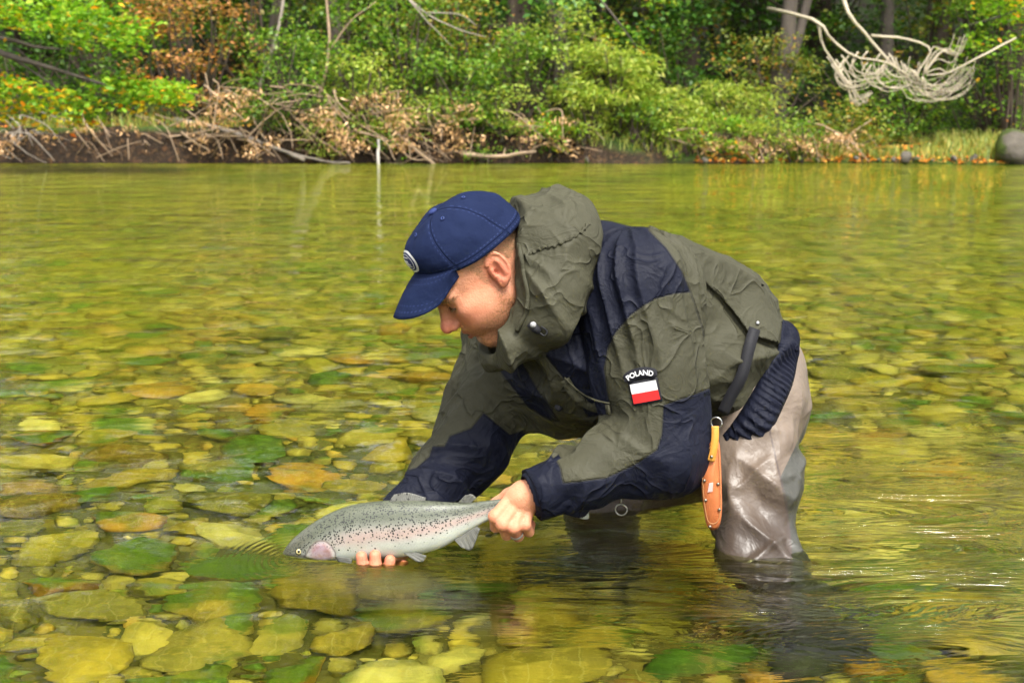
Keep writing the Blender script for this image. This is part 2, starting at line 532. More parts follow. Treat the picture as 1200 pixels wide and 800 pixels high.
# water: closed body of water, rippled top
def mat_water():
    m = NT('clear river water')
    pos = m.n('NewGeometry').outputs['Position']
    sp = m.n('SeparateXYZ'); m.put(sp.inputs[0], pos)
    X, Y = sp.outputs[0], sp.outputs[1]
    def mapped(sc, rot=0):
        mp = m.n('Mapping'); m.put(mp.inputs[0], pos); mp.inputs[3].default_value = sc; mp.inputs[2].default_value = (0, 0, rot)
        return mp.outputs[0]
    def gauss(cx, cy_, rx, ry):
        dx = m.math('DIVIDE', m.math('SUBTRACT', X, cx), rx); dy = m.math('DIVIDE', m.math('SUBTRACT', Y, cy_), ry)
        r2 = m.math('ADD', m.math('MULTIPLY', dx, dx), m.math('MULTIPLY', dy, dy))
        return m.math('EXPONENT', m.math('MULTIPLY', r2, -1.0))
    n1 = m.noise(mapped((1.6, 2.6, 1), .15), 1.0, 3, .5, .4)
    n2 = m.noise(mapped((5, 9, 1), -.1), 1.0, 3, .5, .6)
    n3 = m.noise(mapped((13, 24, 1), .2), 1.0, 3, .55, .8)
    leg = W(885, 648)
    wake = m.math('ADD', gauss(leg[0] + .50, leg[1] + .22, .50, .50), m.math('MULTIPLY', gauss(leg[0] + .15, leg[1] - .22, .40, .20), .55))
    wake = m.math('MINIMUM', wake, 1.0)
    chop = m.math('MULTIPLY', m.noise(mapped((2.6, 8.5, 1), .08), 1.0, 4, .6, 1.0), m.math('MULTIPLY', wake, .078))
    fpatch = gauss(-.05, 2.36, .34, .10)
    chop2 = m.math('MULTIPLY', m.noise(mapped((9, 40, 1), -.2), 1.0, 3, .5, 1.0), m.math('MULTIPLY', fpatch, .0045))
    # fine rings thrown forward by the fish's nose
    fn = W(336, 655)
    dx = m.math('SUBTRACT', X, fn[0]); dy = m.math('SUBTRACT', Y, fn[1])
    rr = m.math('SQRT', m.math('ADD', m.math('MULTIPLY', dx, dx), m.math('MULTIPLY', m.math('MULTIPLY', dy, dy), .35)))
    ring = m.math('MULTIPLY', m.math('SINE', m.math('MULTIPLY', rr, 520.0)), m.math('MULTIPLY', gauss(fn[0] - .03, fn[1] + .02, .06, .09), .00045))
    far = m.step(Y, 2.0, 9.0)
    h = m.math('MULTIPLY', n1, m.math('ADD', .020, m.math('MULTIPLY', far, .016)))
    h = m.math('ADD', h, m.math('MULTIPLY', n2, m.math('ADD', .0022, m.math('MULTIPLY', far, .0065))))
    h = m.math('ADD', h, m.math('MULTIPLY', n3, m.math('ADD', .00006, m.math('MULTIPLY', far, .0006))))
    h = m.math('ADD', h, chop); h = m.math('ADD', h, chop2); h = m.math('ADD', h, ring)
    nrm = m.bump(h, 1.0, 1.0)
    rf = m.n('BsdfRefraction'); rf.inputs['Color'].default_value = (.935, .985, .66, 1); rf.inputs['Roughness'].default_value = 0.0; rf.inputs['IOR'].default_value = 1.333
    gl = m.n('BsdfGlossy'); gl.inputs['Color'].default_value = (1, 1, 1, 1); gl.inputs['Roughness'].default_value = 0.0
    fr = m.n('Fresnel'); fr.inputs['IOR'].default_value = 1.333
    for nd in (rf, gl, fr): m.put(nd.inputs['Normal'], nrm)
    mx = m.n('MixShader'); m.put(mx.inputs[0], m.math('MULTIPLY', fr.outputs[0], .70))      # the lens carried a polarising filter
    m.put(mx.inputs[1], rf.outputs[0]); m.put(mx.inputs[2], gl.outputs[0])
    m.t.links.new(mx.outputs[0], m.out.inputs[0])
    return m.m
bm = bmesh.new()
bmesh.ops.create_cube(bm, size=1)
for v in bm.verts:
    v.co = (v.co.x * 118, -24 + (v.co.y + .5) * 42.6, -1.6 if v.co.z < 0 else 0)
me = bpy.data.meshes.new('water'); bm.to_mesh(me); bm.free()
water = link('water', me, mat_water(), smooth=False)
prop(water, kind='structure')
# ================================================================== far bank
def bank_front(x):                    # the waterline's distance along the bank
    p = np.stack([x * .5, np.zeros_like(x), np.zeros_like(x)], 1)
    return 17.15 + .22 * noise(p, 21) + .10 * noise(p * 4, 22)
def bank_z(x, y):
    t = y - bank_front(x)
    p = np.stack([x, y, np.zeros_like(x)], 1)
    left = np.clip((3.0 - x) / 3.0, 0, 1)            # steep undercut bank on one side, low shelf on the other
    lip = .30 * left + .12
    z = np.where(t < 0, t * .9, lip * np.clip(t / (.10 + .35 * (1 - left)), 0, 1) ** .7)
    z = z + np.clip(t - .4, 0, 60) * .13 + np.clip(t - 4, 0, 60) * .18
    return z + np.clip(t, 0, .6) * (.12 * noise(p * 1.3, 23) + .06 * noise(p * 4, 24))
def mat_bank():
    m = NT('leaf littered bank earth')
    pos = m.n('NewGeometry').outputs['Position']
    n = m.noise(pos, 6, 5, .65); n2 = m.noise(pos, 28, 4, .6)
    nzb = m.n('SeparateXYZ'); m.put(nzb.inputs[0], m.n('NewGeometry').outputs['Normal'])
    c = m.mix(n, (.010, .007, .004), (.050, .030, .016))
    vo = m.n('TexVoronoi', i_Scale=22.0); m.put(vo.inputs['Vector'], pos)
    sp = m.n('SeparateColor'); m.put(sp.inputs[0], vo.outputs['Color'])
    leaf = m.ramp(sp.outputs[1], [(0, (.11, .05, .02)), (.4, (.05, .03, .015)), (.7, (.15, .08, .03)), (1, (.08, .05, .03))])
    c = m.mix(m.math('MULTIPLY', m.step(n2, .45, .6), m.step(sp.outputs[0], .4, .5)), c, leaf)
    c = m.mix(m.math('MULTIPLY', m.math('MULTIPLY', m.step(m.noise(pos, 2.2, 3), .40, .55), m.step(nzb.outputs[2], .55, .85)), .85), c, m.mix(n2, (.04, .09, .012), (.09, .17, .02)))
    m.bsdf(c, .9, m.bump(m.math('ADD', n, n2), .8, .06))
    return m.m
xs = np.concatenate([np.linspace(-60, -9, 30)[:-1], np.linspace(-9, 9, 240), np.linspace(9, 60, 30)[1:]])
ts = np.concatenate([np.linspace(-1.2, 0, 8)[:-1], np.linspace(0, 1.2, 24), np.linspace(1.2, 75, 50)[1:] ])
GX, GT = np.meshgrid(xs, ts, indexing='ij')
GXr = GX.ravel(); GYr = bank_front(GXr) + GT.ravel()
V = np.stack([GXr, GYr, bank_z(GXr, GYr)], 1)
bank = link('bank', mesh_np('bank', V, grid_faces(len(xs), len(ts))), mat_bank())
prop(bank, kind='structure')
def gz(x, y):
    return float(bank_z(np.array([x]), np.array([y]))[0])
def at(px, D, py=150):                # a foot point on the bank behind pixel column px
    p = P(px, py, D)
    return np.array([p[0], D, max(gz(p[0], D), -.02)])

# ------------------------------------------------------------------ foliage
def mat_leaf(name, stops, trans=.52):
    m = NT(name)
    geo = m.n('NewGeometry')
    c = m.ramp(geo.outputs['Random Per Island'], stops)
    c = m.mix(1.0, c, (ALB * 1.3,) * 3, 'MULTIPLY')
    d = m.n('BsdfPrincipled'); m.put(d.inputs['Base Color'], c); d.inputs['Roughness'].default_value = .5
    t = m.n('BsdfTranslucent'); m.put(t.inputs[0], m.mix(.5, c, (.35, .42, .04), 'SOFT_LIGHT'))
    x = m.n('MixShader'); x.inputs[0].default_value = trans
    m.put(x.inputs[1], d.outputs[0]); m.put(x.inputs[2], t.outputs[0])
    m.t.links.new(x.outputs[0], m.out.inputs[0])
    return m.m
L = {
 'maple': mat_leaf('bright maple leaves', [(0, (0.102, 0.260, 0.012)), (.35, (0.189, 0.390, 0.020)), (.7, (0.275, 0.468, 0.030)), (.93, (0.435, 0.520, 0.030)), (.955, (0.900, 0.546, 0.020)), (1, (0.900, 0.286, 0.020))]),
 'maple_gold': mat_leaf('turning maple leaves', [(0, (0.290, 0.468, 0.030)), (.3, (0.580, 0.585, 0.030)), (.55, (0.900, 0.650, 0.020)), (.8, (0.900, 0.429, 0.020)), (1, (0.797, 0.156, 0.020))]),
 'green': mat_leaf('mid green leaves', [(0, (0.065, 0.169, 0.012)), (.4, (0.131, 0.273, 0.018)), (.8, (0.217, 0.364, 0.030)), (1, (0.392, 0.429, 0.050))]),
 'dark': mat_leaf('dark green leaves', [(0, (0.026, 0.078, 0.008)), (.5, (0.058, 0.156, 0.012)), (.85, (0.116, 0.234, 0.020)), (1, (0.203, 0.286, 0.030))]),
 'fir': mat_leaf('fir needles', [(0, (0.029, 0.098, 0.014)), (.5, (0.065, 0.182, 0.020)), (.9, (0.131, 0.286, 0.030)), (1, (0.232, 0.364, 0.040))], .25),
 'willow': mat_leaf('pale willow leaves', [(0, (0.203, 0.312, 0.030)), (.4, (0.319, 0.442, 0.050)), (.8, (0.464, 0.546, 0.080)), (1, (0.652, 0.585, 0.120))]),
 'rust': mat_leaf('rusty autumn leaves', [(0, (0.189, 0.130, 0.030)), (.3, (0.435, 0.182, 0.050)), (.55, (0.290, 0.260, 0.050)), (.8, (0.609, 0.260, 0.080)), (1, (0.725, 0.338, 0.120))]),
 'olive': mat_leaf('olive green leaves', [(0, (0.102, 0.169, 0.020)), (.4, (0.203, 0.260, 0.030)), (.75, (0.319, 0.338, 0.050)), (.9, (0.522, 0.338, 0.060)), (1, (0.580, 0.234, 0.060))]),
 'dead': mat_leaf('dead brown leaves', [(0, (0.290, 0.156, 0.060)), (.5, (0.522, 0.299, 0.130)), (1, (0.754, 0.468, 0.220))], .2),
 'litter': mat_leaf('fallen orange leaves', [(0, (0.580, 0.130, 0.020)), (.35, (0.870, 0.286, 0.030)), (.6, (0.900, 0.520, 0.050)), (.8, (0.507, 0.234, 0.080)), (1, (0.900, 0.650, 0.100))], .15),
 'grass': mat_leaf('bank grass', [(0, (0.145, 0.221, 0.030)), (.5, (0.290, 0.351, 0.050)), (1, (0.522, 0.429, 0.100))], .3),
}
def mat_bark(name, a, b, sc=14):
    m = NT(name); pos = m.coord('Object', (1, 1, .25))
    n = m.noise(pos, sc, 5, .65); n2 = m.noise(pos, sc * .25, 3)
    c = m.mix(n, a, b)
    c = m.mix(m.math('MULTIPLY', m.step(n2, .55, .7), .5), c, (.05, .075, .02))
    m.bsdf(c, .9, m.bump(n, 1, .02))
    return m.m
BARK = mat_bark('brown bark', (.045, .032, .024), (.16, .12, .09))
BARKG = mat_bark('grey bark', (.045, .036, .030), (.17, .14, .115))
DRIFT = plain('bleached driftwood', (.50, .43, .31), .8, var=.3, scale=14, bump=.004)
DEADW = plain('dry brown wood', (.36, .255, .165), .85, var=.4, scale=12, bump=.004)
GREYW = plain('weathered grey wood', (.34, .29, .24), .85, var=.4, scale=12, bump=.004)

def leaves(C, size, r, flat=.5, long=1.0, droop=0.0, out=None):
    n = len(C)
    nrm = r.normal(size=(n, 3)); nrm[:, 2] = np.abs(nrm[:, 2]) + flat * 2
    nrm /= np.linalg.norm(nrm, axis=1)[:, None]
    d = r.normal(size=(n, 3)) if out is None else out + r.normal(0, .5, size=(n, 3))
    d[:, 2] -= droop
    d -= nrm * np.sum(d * nrm, 1)[:, None]
    d /= np.linalg.norm(d, axis=1)[:, None] + 1e-9
    s = np.cross(nrm, d)
    L_ = (size * r.uniform(.6, 1.25, n))[:, None]
    w_ = L_ * .36 / long
    L2 = L_ * .55 * (1 if long < 1.5 else 1.4)
    V = np.stack([C - d * L2, C + s * w_ + nrm * L_ * .06 - d * L_ * .05, C + d * L2 - nrm * L_ * .1, C - s * w_ + nrm * L_ * .06 - d * L_ * .05], 1).reshape(-1, 3)
    F = np.arange(n * 4).reshape(-1, 4)
    return V, F
def crown_mesh(centers, dirs, per, size, spread, r, flat=.5, long=1., droop=.2):
    k = len(centers)
    idx = np.repeat(np.arange(k), per)
    C = centers[idx] + r.normal(size=(k * per, 3)) * spread * np.array([1, 1, .45])
    V, F = leaves(C, np.full(k * per, size), r, flat, long, droop, None if dirs is None else dirs[idx])
    return mesh_np('crown', V, F)

def shrub(name, label, foot, h, rad, leaf, r, nclump=40, per=45, size=.06, spread=.12, group='shrubs along the far bank', cat='shrub', long=1., droop=.2, bark=None, lean=(0, 0), low=.12):
    t = empty(name, foot)
    # uneven volume: stems end in clumps, some low, some high
    ang = r.uniform(0, 6.283, nclump); q = np.sqrt(r.random(nclump)); zz = low + (1 - low) * r.random(nclump) ** .8
    prof = np.sin(np.clip(zz, .08, 1) ** .8 * math.pi * .86) * .85 + .18
    C = np.stack([np.cos(ang) * q * rad * prof + lean[0] * zz, np.sin(ang) * q * rad * .8 * prof + lean[1] * zz, zz * h], 1)
    C += r.normal(0, .07, C.shape) * rad
    paths = []
    for i in range(0, nclump, 2):
        e = C[i]; s = np.array([r.normal(0, .06), r.normal(0, .06), -.1])
        mid = s * .45 + e * .5 + r.normal(0, .08, 3) * rad
        pts = spline([s, mid, e], 6)
        paths.append((pts, np.linspace(.014 + .006 * h, .004, 6)))
    link('stem', tube(paths, 4), bark or BARK, t)
    d = C.copy(); d[:, 2] = 0
    link('crown', crown_mesh(C, d / (rad + .01), per, size, spread, r, .5, long, droop), L[leaf] if isinstance(leaf, str) else leaf, t, smooth=False)
    prop(t, label, cat, group)
    return t
def tree(name, label, foot, h, trunk_r, leaf, r, base=1.6, rad=2.4, limbs=16, per=50, size=.13, spread=.34, group='trees on the far bank', bark=None, lean=(0, 0), fork=False, shape='round'):
    t = empty(name, foot)
    n = 14; zt = np.linspace(-.3, h * .9, n)
    wob = np.cumsum(r.normal(0, .05, (n, 2)), 0)
    ax = np.stack([wob[:, 0] + lean[0] * (zt / h), wob[:, 1] + lean[1] * (zt / h), zt], 1); ax[0, :2] = 0
    flare = 1 + .7 * np.exp(-np.linspace(0, 10, n))
    tp = [(ax, trunk_r * flare * np.linspace(1, .16, n))]
    if fork:
        a2 = ax.copy(); k = np.clip((zt - .5) / h, 0, 1); a2[:, 0] += k * 2.0; a2[:, 1] += k * .8
        tp.append((a2, trunk_r * .7 * np.linspace(1, .2, n)))
    link('trunk', tube(tp, 9), bark or BARK, t)
    cs, ds, lp = [], [], []
    for i in range(limbs):
        f = (i + r.random()) / limbs
        z = base + (h - base) * f ** .85
        p0 = np.array([np.interp(z, zt, ax[:, 0]), np.interp(z, zt, ax[:, 1]), min(z, h * .9)])
        a = i * 2.4 + r.normal(0, .4)
        ln = rad * (np.sin((.2 + .8 * f) * math.pi) * .75 + .35 if shape == 'round' else (1.05 - f)) * r.uniform(.7, 1.15)
        up = r.uniform(.1, .5) if shape == 'round' else -.25
        e = p0 + np.array([math.cos(a) * ln, math.sin(a) * ln, up * ln])
        mid = (p0 + e) / 2 + np.array([0, 0, .12 * ln])
        pts = spline([p0, mid, e], 7)
        lp.append((pts, np.linspace(trunk_r * .32 * (1.2 - f), .01, 7)))
        m = 7
        for q in range(m):
            tt = .3 + .7 * (q + r.random()) / m
            c = pts[min(6, int(tt * 6))] + r.normal(0, .16, 3) * ln * np.array([1, 1, .6])
            cs.append(c); ds.append(np.array([math.cos(a), math.sin(a), 0]))
    link('limb', tube(lp, 4), bark or BARK, t)
    link('crown', crown_mesh(np.array(cs), np.array(ds), per, size, spread, r, .6, 1., .25), L[leaf], t, smooth=False)
    prop(t, label, 'tree', group)
    return t
r = np.random.default_rng(5)
# ------------------------------------------------------------------ trees: tall ones whose crowns the water mirrors
tree('beech_tree', 'slim grey trunked tree leaning beside a thinner forked stem on low bank', at(910, 18.6), 11, .105, 'green', r, 2.3, 2.8, 20, 46, bark=BARKG, lean=(.9, .5), fork=True)
tree('beech_tree', 'straight pale grey trunk standing behind the hanging bleached branches', at(1030, 19.3), 12, .085, 'olive', r, 2.4, 2.8, 20, 46, bark=BARKG, lean=(.3, .3))
tree('alder_tree', 'dark thin leaning trunk at the leaf strewn low bank', at(1088, 20.0), 12, .09, 'green', r, 2.2, 2.8, 20, 46, lean=(.8, .4))
tree('beech_tree', 'purplish grey trunk with bare twigs behind pale willow bush', at(662, 19.2), 12, .11, 'dark', r, 2.5, 3.0, 22, 46, bark=BARKG, lean=(-.2, .3))
tree('fir_tree', 'dark fir with layered drooping boughs behind the undercut bank', at(588, 19.8), 12, .16, 'fir', r, .5, 2.1, 44, 46, size=.10, spread=.22, shape='cone')
tree('fir_tree', 'small fir with low boughs between willow bush and forked trunk', at(800, 20.6), 11, .15, 'fir', r, .5, 2.0, 40, 46, size=.10, spread=.22, shape='cone')
tree('alder_tree', 'grey stemmed alder rising above the debris of dry branches', at(332, 19.0), 11, .08, 'green', r, 1.6, 2.8, 22, 46, bark=BARKG, lean=(1.2, .2))
tree('alder_tree', 'leaning thin alder with loose green crown above fallen poles', at(405, 19.5), 12, .09, 'olive', r, 1.8, 2.8, 22, 46, bark=BARKG, lean=(-.9, .2))
tree('maple_tree', 'broad maple above the overhanging branch with turning leaves', at(-60, 18.6), 12, .22, 'maple', r, 1.5, 3.2, 22, 50, lean=(.4, -.6))
tree('beech_tree', 'leafy beech behind the rust coloured autumn shrub', at(210, 20.5), 12, .12, 'green', r, 1.3, 3.0, 24, 50)
tree('maple_tree', 'maple with yellow flecked crown above the mossy boulder', at(1180, 18.9), 11, .17, 'maple', r, 1.2, 2.8, 22, 50, lean=(.1, -.3))
spots = [(-330, 19), (-620, 20), (1450, 19), (1720, 20), (60, 23), (480, 23.5), (720, 24), (960, 24), (1240, 23), (280, 25), (860, 27), (560, 27.5), (120, 28), (1120, 28)]
for i, (px, D) in enumerate(spots):
    q = tree('forest_tree', ['dark crowned', 'mid green', 'olive crowned'][i % 3] + ' leafy tree deep among the others behind the bank', at(px, D), 12 + r.uniform(-1, 2), .17, ['dark', 'green', 'olive'][i % 3], r, .6, 3.1, 24, 40, size=.15, group='forest trees behind the bank')

# ------------------------------------------------------------------ shrubs, in view
S = [
 ('hazel_shrub', 'olive leaved shrub behind the bare grey roots', 40, 17.9, 1.3, 1.0, 'dark', 46, 50, .06),
 ('hazel_shrub', 'dark leaved shrub under the overhanging maple branch', 120, 18.3, 1.7, 1.1, 'dark', 50, 50, .06),
 ('autumn_shrub', 'rust and orange leaved autumn shrub between maple branch and debris', 228, 18.0, 1.75, .85, 'rust', 46, 44, .06),
 ('hazel_shrub', 'mid green shrub rising just behind the pile of dry branches', 318, 18.7, 2.1, .95, 'green', 52, 46, .06),
 ('hazel_shrub', 'loose light green shrub above the tangle of dead roots', 415, 18.3, 1.7, .85, 'green', 50, 46, .06),
 ('hazel_shrub', 'bright green shrub hanging over the brown root mass', 480, 17.8, 1.45, .75, 'green', 48, 46, .055),
 ('hazel_shrub', 'yellowish green shrub with pale leaves beside the fir', 535, 18.2, 1.55, .8, 'olive', 50, 44, .055),
 ('hazel_shrub', 'low green shrub over the dark hollow in the bank', 612, 17.75, 1.05, .7, 'green', 44, 46, .055),
 ('willow_bush', 'pale yellow green feathery willow bush at the waterline', 715, 17.55, 1.05, .62, 'willow', 70, 60, .07),
 ('willow_bush', 'smaller pale willow bush spreading low beside the feathery one', 770, 17.6, .6, .5, 'willow', 44, 55, .06),
 ('hazel_shrub', 'fresh green shrub drooping in front of the dry branch pile', 352, 17.5, 1.15, .65, 'green', 44, 44, .055),
 ('hazel_shrub', 'small light green bush leaning out over the matted roots', 430, 17.4, 1.0, .6, 'willow', 40, 44, .05),
 ('hazel_shrub', 'low pale green shrub spilling over the root fringe', 530, 17.45, .8, .6, 'green', 40, 44, .05),
 ('hazel_shrub', 'yellow green shrub leaning from behind the dark hollow', 650, 17.9, 1.4, .7, 'willow', 40, 44, .055),
 ('hazel_shrub', 'dark green shrub behind the feathery willow bush', 790, 18.6, 1.3, .8, 'dark', 46, 48, .06),
 ('willow_bush', 'light green bush in front of the forked grey trunk', 862, 17.7, .85, .6, 'willow', 50, 46, .055),
 ('hazel_shrub', 'olive shrub with yellowing leaves at the forked trunk', 890, 18.5, 1.35, .75, 'olive', 46, 44, .055),
 ('hazel_shrub', 'low olive shrub on the shelf under the hanging branches', 985, 17.9, .5, .7, 'olive', 40, 44, .05),
 ('hazel_shrub', 'green shrub behind the low shelf of fallen leaves', 1060, 18.7, .8, .9, 'green', 48, 46, .06),
 ('hazel_shrub', 'dark shrub between two trunks behind the bleached branches', 1000, 19.8, 1.6, .9, 'dark', 48, 48, .06),
 ('hazel_shrub', 'tall green shrub behind the mossy boulder', 1165, 18.6, 2.0, 1.0, 'green', 54, 46, .06),
 ('maple_shrub', 'young maple with yellow tipped leaves above the mossy boulder', 1185, 18.0, 1.9, .55, 'maple', 26, 40, .06),
]
for i, (nm, lb, px, D, h, rad, lf, nc, per, size) in enumerate(S):
    wl = nm.startswith('willow')
    shrub(nm, lb, at(px, D), h, rad, lf, r, nc, per, size, .11 if wl else .13, cat='bush' if wl else 'shrub', group='willow bushes at the waterline' if wl else 'shrubs along the far bank', long=2.2 if wl else 1., droop=.5 if wl else .2, low=.05)
for i, px in enumerate((305, 380, 455, 500, 560, 590, 640, 680, 745, 805, 835, 905, 940)):
    shrub('bank_shrub', 'low lime green shrub spilling over the edge of the bank', at(px + r.uniform(-8, 8), 17.32), r.uniform(.35, .62), r.uniform(.34, .5), ['green', 'willow', 'maple', 'willow'][i % 4], r, 26, 34, .045, .08, group='low shrubs on the bank edge', droop=.5, low=.0)
for i in range(34):
    px = -640 + i * 74 + r.uniform(-20, 20); D = r.uniform(20, 24) if -60 < px < 1260 else r.uniform(17.8, 21)
    shrub('understorey_shrub', ['dark green', 'mid green', 'dark green', 'olive'][i % 4] + ' leafy shrub in the shade among the forest trunks', at(px, D), r.uniform(1.6, 2.8), r.uniform(1.1, 1.6), ['dark', 'green', 'dark', 'olive'][i % 4], r, 44, 44, .085, .2, group='understorey shrubs among the trunks')

# ------------------------------------------------------------------ the overhanging maple branch
def bough(name, label, stems, leaf, tips, leaf2, r, per=26, size=.075, spread=.11, bark=None):
    t = empty(name, stems[0][0][0])
    o = local(link('branch', tube([(spline(p, 10), np.linspace(a, b, 10)) for p, a, b in stems], 6), bark or BARKG), t)
    C, C2 = [], []
    for c in tips:
        (C2 if c[1] else C).append(c[0])
    for lst, lf in ((C, leaf), (C2, leaf2)):
        if lst:
            C_ = np.array(lst)
            local(link('leaves', crown_mesh(C_, None, per, size, spread, r, .8, 1., .3), L[lf], smooth=False), t)
    prop(t, label, 'branch')
    return t
D0 = 15.2
stems = [([P(-120, 20, D0 + 1.5), P(0, 62, D0), P(60, 80, D0), P(125, 100, D0 - .3)], .05, .012),
         ([P(-100, 40, D0 + 1), P(0, 45, D0), P(40, 55, D0), P(75, 58, D0)], .035, .01),
         ([P(0, 60, D0), P(40, 85, D0), P(72, 108, D0)], .02, .006),
         ([P(20, 58, D0), P(55, 90, D0 + .2), P(75, 115, D0)], .018, .005)]
tips = []
def fillt(x0, x1, top, bot, n, gold=.06, dz=.5):
    for i in range(n):
        x = r.uniform(x0, x1); f = (x - x0) / (x1 - x0)
        y = r.uniform(top[0] + (top[1] - top[0]) * f, bot[0] + (bot[1] - bot[0]) * f)
        tips.append((P(x, y, D0 + r.uniform(-dz, dz)), r.random() < gold))
fillt(-40, 185, (-30, 20), (35, 42), 60, .03)
fillt(70, 170, (35, 50), (60, 55), 14, .0)
fillt(115, 212, (92, 104), (130, 118), 46, .05)
fillt(0, 110, (92, 110), (125, 140), 40, .12)
for x, y in ((8, 18), (18, 22), (6, 92), (5, 128), (160, 125), (185, 122), (200, 118), (85, 142), (100, 148), (48, 146), (8, 138)):
    tips.append((P(x, y, D0), True))
bough('maple_branch', 'overhanging maple branch with bright green leaves turning orange at tips', stems, 'maple', tips, 'maple_gold', r)
tips = [(P(x, y, 18.2), g) for x, y, g in ((760, 4, 0), (775, 0, 0), (790, 6, 0), (735, 40, 0), (748, 48, 0), (700, 42, 1), (716, 50, 1), (746, 60, 1), (725, 34, 0), (765, 30, 0), (795, -8, 0), (750, -6, 0))]
bough('maple_branch', 'drooping green branch with a few orange leaves beside the purplish trunk', [([P(680, -30, 19), P(720, 20, 18.3), P(748, 58, 18.1)], .02, .006)], 'maple', tips, 'maple_gold', r, 14, .065, .09)
tips = [(P(r.uniform(1130, 1215), r.uniform(-10, 60), 17.2), r.random() < .12) for _ in range(26)]
bough('maple_branch', 'leafy maple branch with yellow leaves above the mossy boulder', [([P(1260, -20, 18), P(1200, 10, 17.3), P(1135, 30, 17.1)], .025, .006)], 'maple', tips, 'maple_gold', r, 18, .07, .11)

# ------------------------------------------------------------------ dead wood
def wood(name, label, cat, paths, mat, group=None, extra=None, seg=6):
    foot = np.asarray(paths[0][0][0])
    t = empty(name, foot)
    for p, a, b in paths:
        pts = spline(p, 12)
        pts = pts + np.cumsum(r.normal(0, .004, pts.shape), 0)
        local(link('limb', tube([(pts, np.linspace(a, b, 12) * r.uniform(.9, 1.1, 12))], seg), mat), t)
    if extra is not None:
        for (C, lf, per, size, spread) in extra:
            local(link('leaves', crown_mesh(np.array(C), None, per, size, spread, r, .1, 1.5, 1.0), L[lf], smooth=False), t)
    prop(t, label, cat, group)
    return t
d = 17.25
# bleached hanging branch: stems that sweep down and curl
paths = []
dh = 15.6
root = P(985, -25, dh); root2 = P(950, 22, dh)
paths.append(([P(975, -60, dh + .5), P(992, 8, dh), P(1018, 42, dh), P(1050, 78, dh), P(1075, 100, dh)], .026, .012))
paths.append(([P(900, 10, dh + 1.2), P(955, 24, dh), P(972, 45, dh), P(1000, 66, dh), P(1035, 72, dh), P(1062, 88, dh)], .020, .009))
paths.append(([P(958, 26, dh), P(964, 55, dh), P(985, 85, dh), P(1003, 115, dh), P(1006, 124, dh)], .015, .004))
paths.append(([P(1020, 42, dh), P(1060, 46, dh), P(1090, 58, dh), P(1078, 82, dh), P(1074, 100, dh)], .018, .008))
paths.append(([P(1190, 45, dh + .4), P(1150, 65, dh), P(1110, 84, dh), P(1085, 86, dh)], .012, .009))
for k in range(22):
    a = r.uniform(0, 1)
    b = P(1040 + 45 * a, 62 + 30 * a, dh + r.uniform(-.1, .1))
    x1 = 1085 + r.uniform(-10, 28); y1 = 92 + r.uniform(-6, 18)
    paths.append(([b, P((1040 + 45 * a + x1) / 2 - 4, y1 + 4, dh), P(x1 + 8, y1 + 8, dh), P(x1 + 30, y1 + r.uniform(-14, 2), dh + .1), P(x1 + 36, y1 - r.uniform(10, 26), dh + .1)], .0055, .0018))
for k in range(16):
    b = (985 + r.uniform(0, 60), 62 + r.uniform(-4, 20))
    paths.append(([P(*b, dh), P(b[0] - 8, b[1] + 14, dh), P(b[0] + 6, b[1] + 26, dh), P(b[0] + 30, b[1] + 22, dh), P(b[0] + 34, b[1] + 6, dh)], .009, .003))
for k in range(8):
    b = (966 + r.uniform(0, 22), 60 + r.uniform(0, 24))
    paths.append(([P(*b, dh), P(b[0] + 16, b[1] + 22, dh), P(1004 + r.uniform(-4, 8), 118 + r.uniform(-8, 6), dh), P(1016 + r.uniform(0, 10), 110, dh)], .009, .003))
for k in range(7):
    x1, y1 = 1095 + r.uniform(-8, 12), 60 + r.uniform(-5, 25)
    paths.append(([P(1082, 88, dh), P(x1, y1, dh), P(x1 + 18, y1 + 4, dh), P(x1 + 26, y1 - 16, dh)], .008, .003))
wood('hanging_branch', 'bleached bare branch hanging over the water with curled twigs', 'branch', paths, DRIFT)

gl = 'dry poles and limbs lying on the far bank'
wood('fallen_limb', 'long pale fallen limb sloping down into the water from debris', 'log', [([P(205, 140, d + .5), P(265, 152, d), P(330, 176, d), P(358, 187, d - .1)], .035, .02), ([P(330, 176, d), P(375, 185, d - .1), P(410, 188, d - .15)], .02, .012)], GREYW, gl)
wood('fallen_limb', 'straight bare pole leaning from shrub down to the waterline', 'log', [([P(425, 125, d + .3), P(470, 160, d), P(510, 191, d - .15)], .03, .022)], DEADW, gl)
wood('driftwood_log', 'pale log lying along the waterline below the hollow', 'log', [([P(540, 181, d - .2), P(580, 184, d - .2), P(625, 179, d - .15)], .03, .018), ([P(590, 183, d - .2), P(592, 174, d - .2)], .015, .006)], DEADW, gl)
wood('stake', 'short whitish stake standing upright in the shallows', 'stake', [([P(443, 196, d - .3), P(442, 178, d - .3), P(443, 163, d - .3)], .02, .016)], plain('pale peeled wood', (.6, .55, .5), .7))
wood('bare_stem', 'grey bare stem leaning over the dry branch pile', 'branch', [([P(302, 110, d + .4), P(318, 60, d + .4), P(330, 10, d + .4), P(332, -30, d + .4)], .028, .016)], GREYW)
wood('bare_stem', 'forked brown stem arching above the dead root tangle', 'branch', [([P(372, 130, d + .3), P(385, 60, d + .4), P(382, 10, d + .5), P(378, -30, d + .5)], .026, .014), ([P(385, 60, d + .4), P(410, 25, d + .4), P(440, 0, d + .4)], .014, .006)], DEADW)
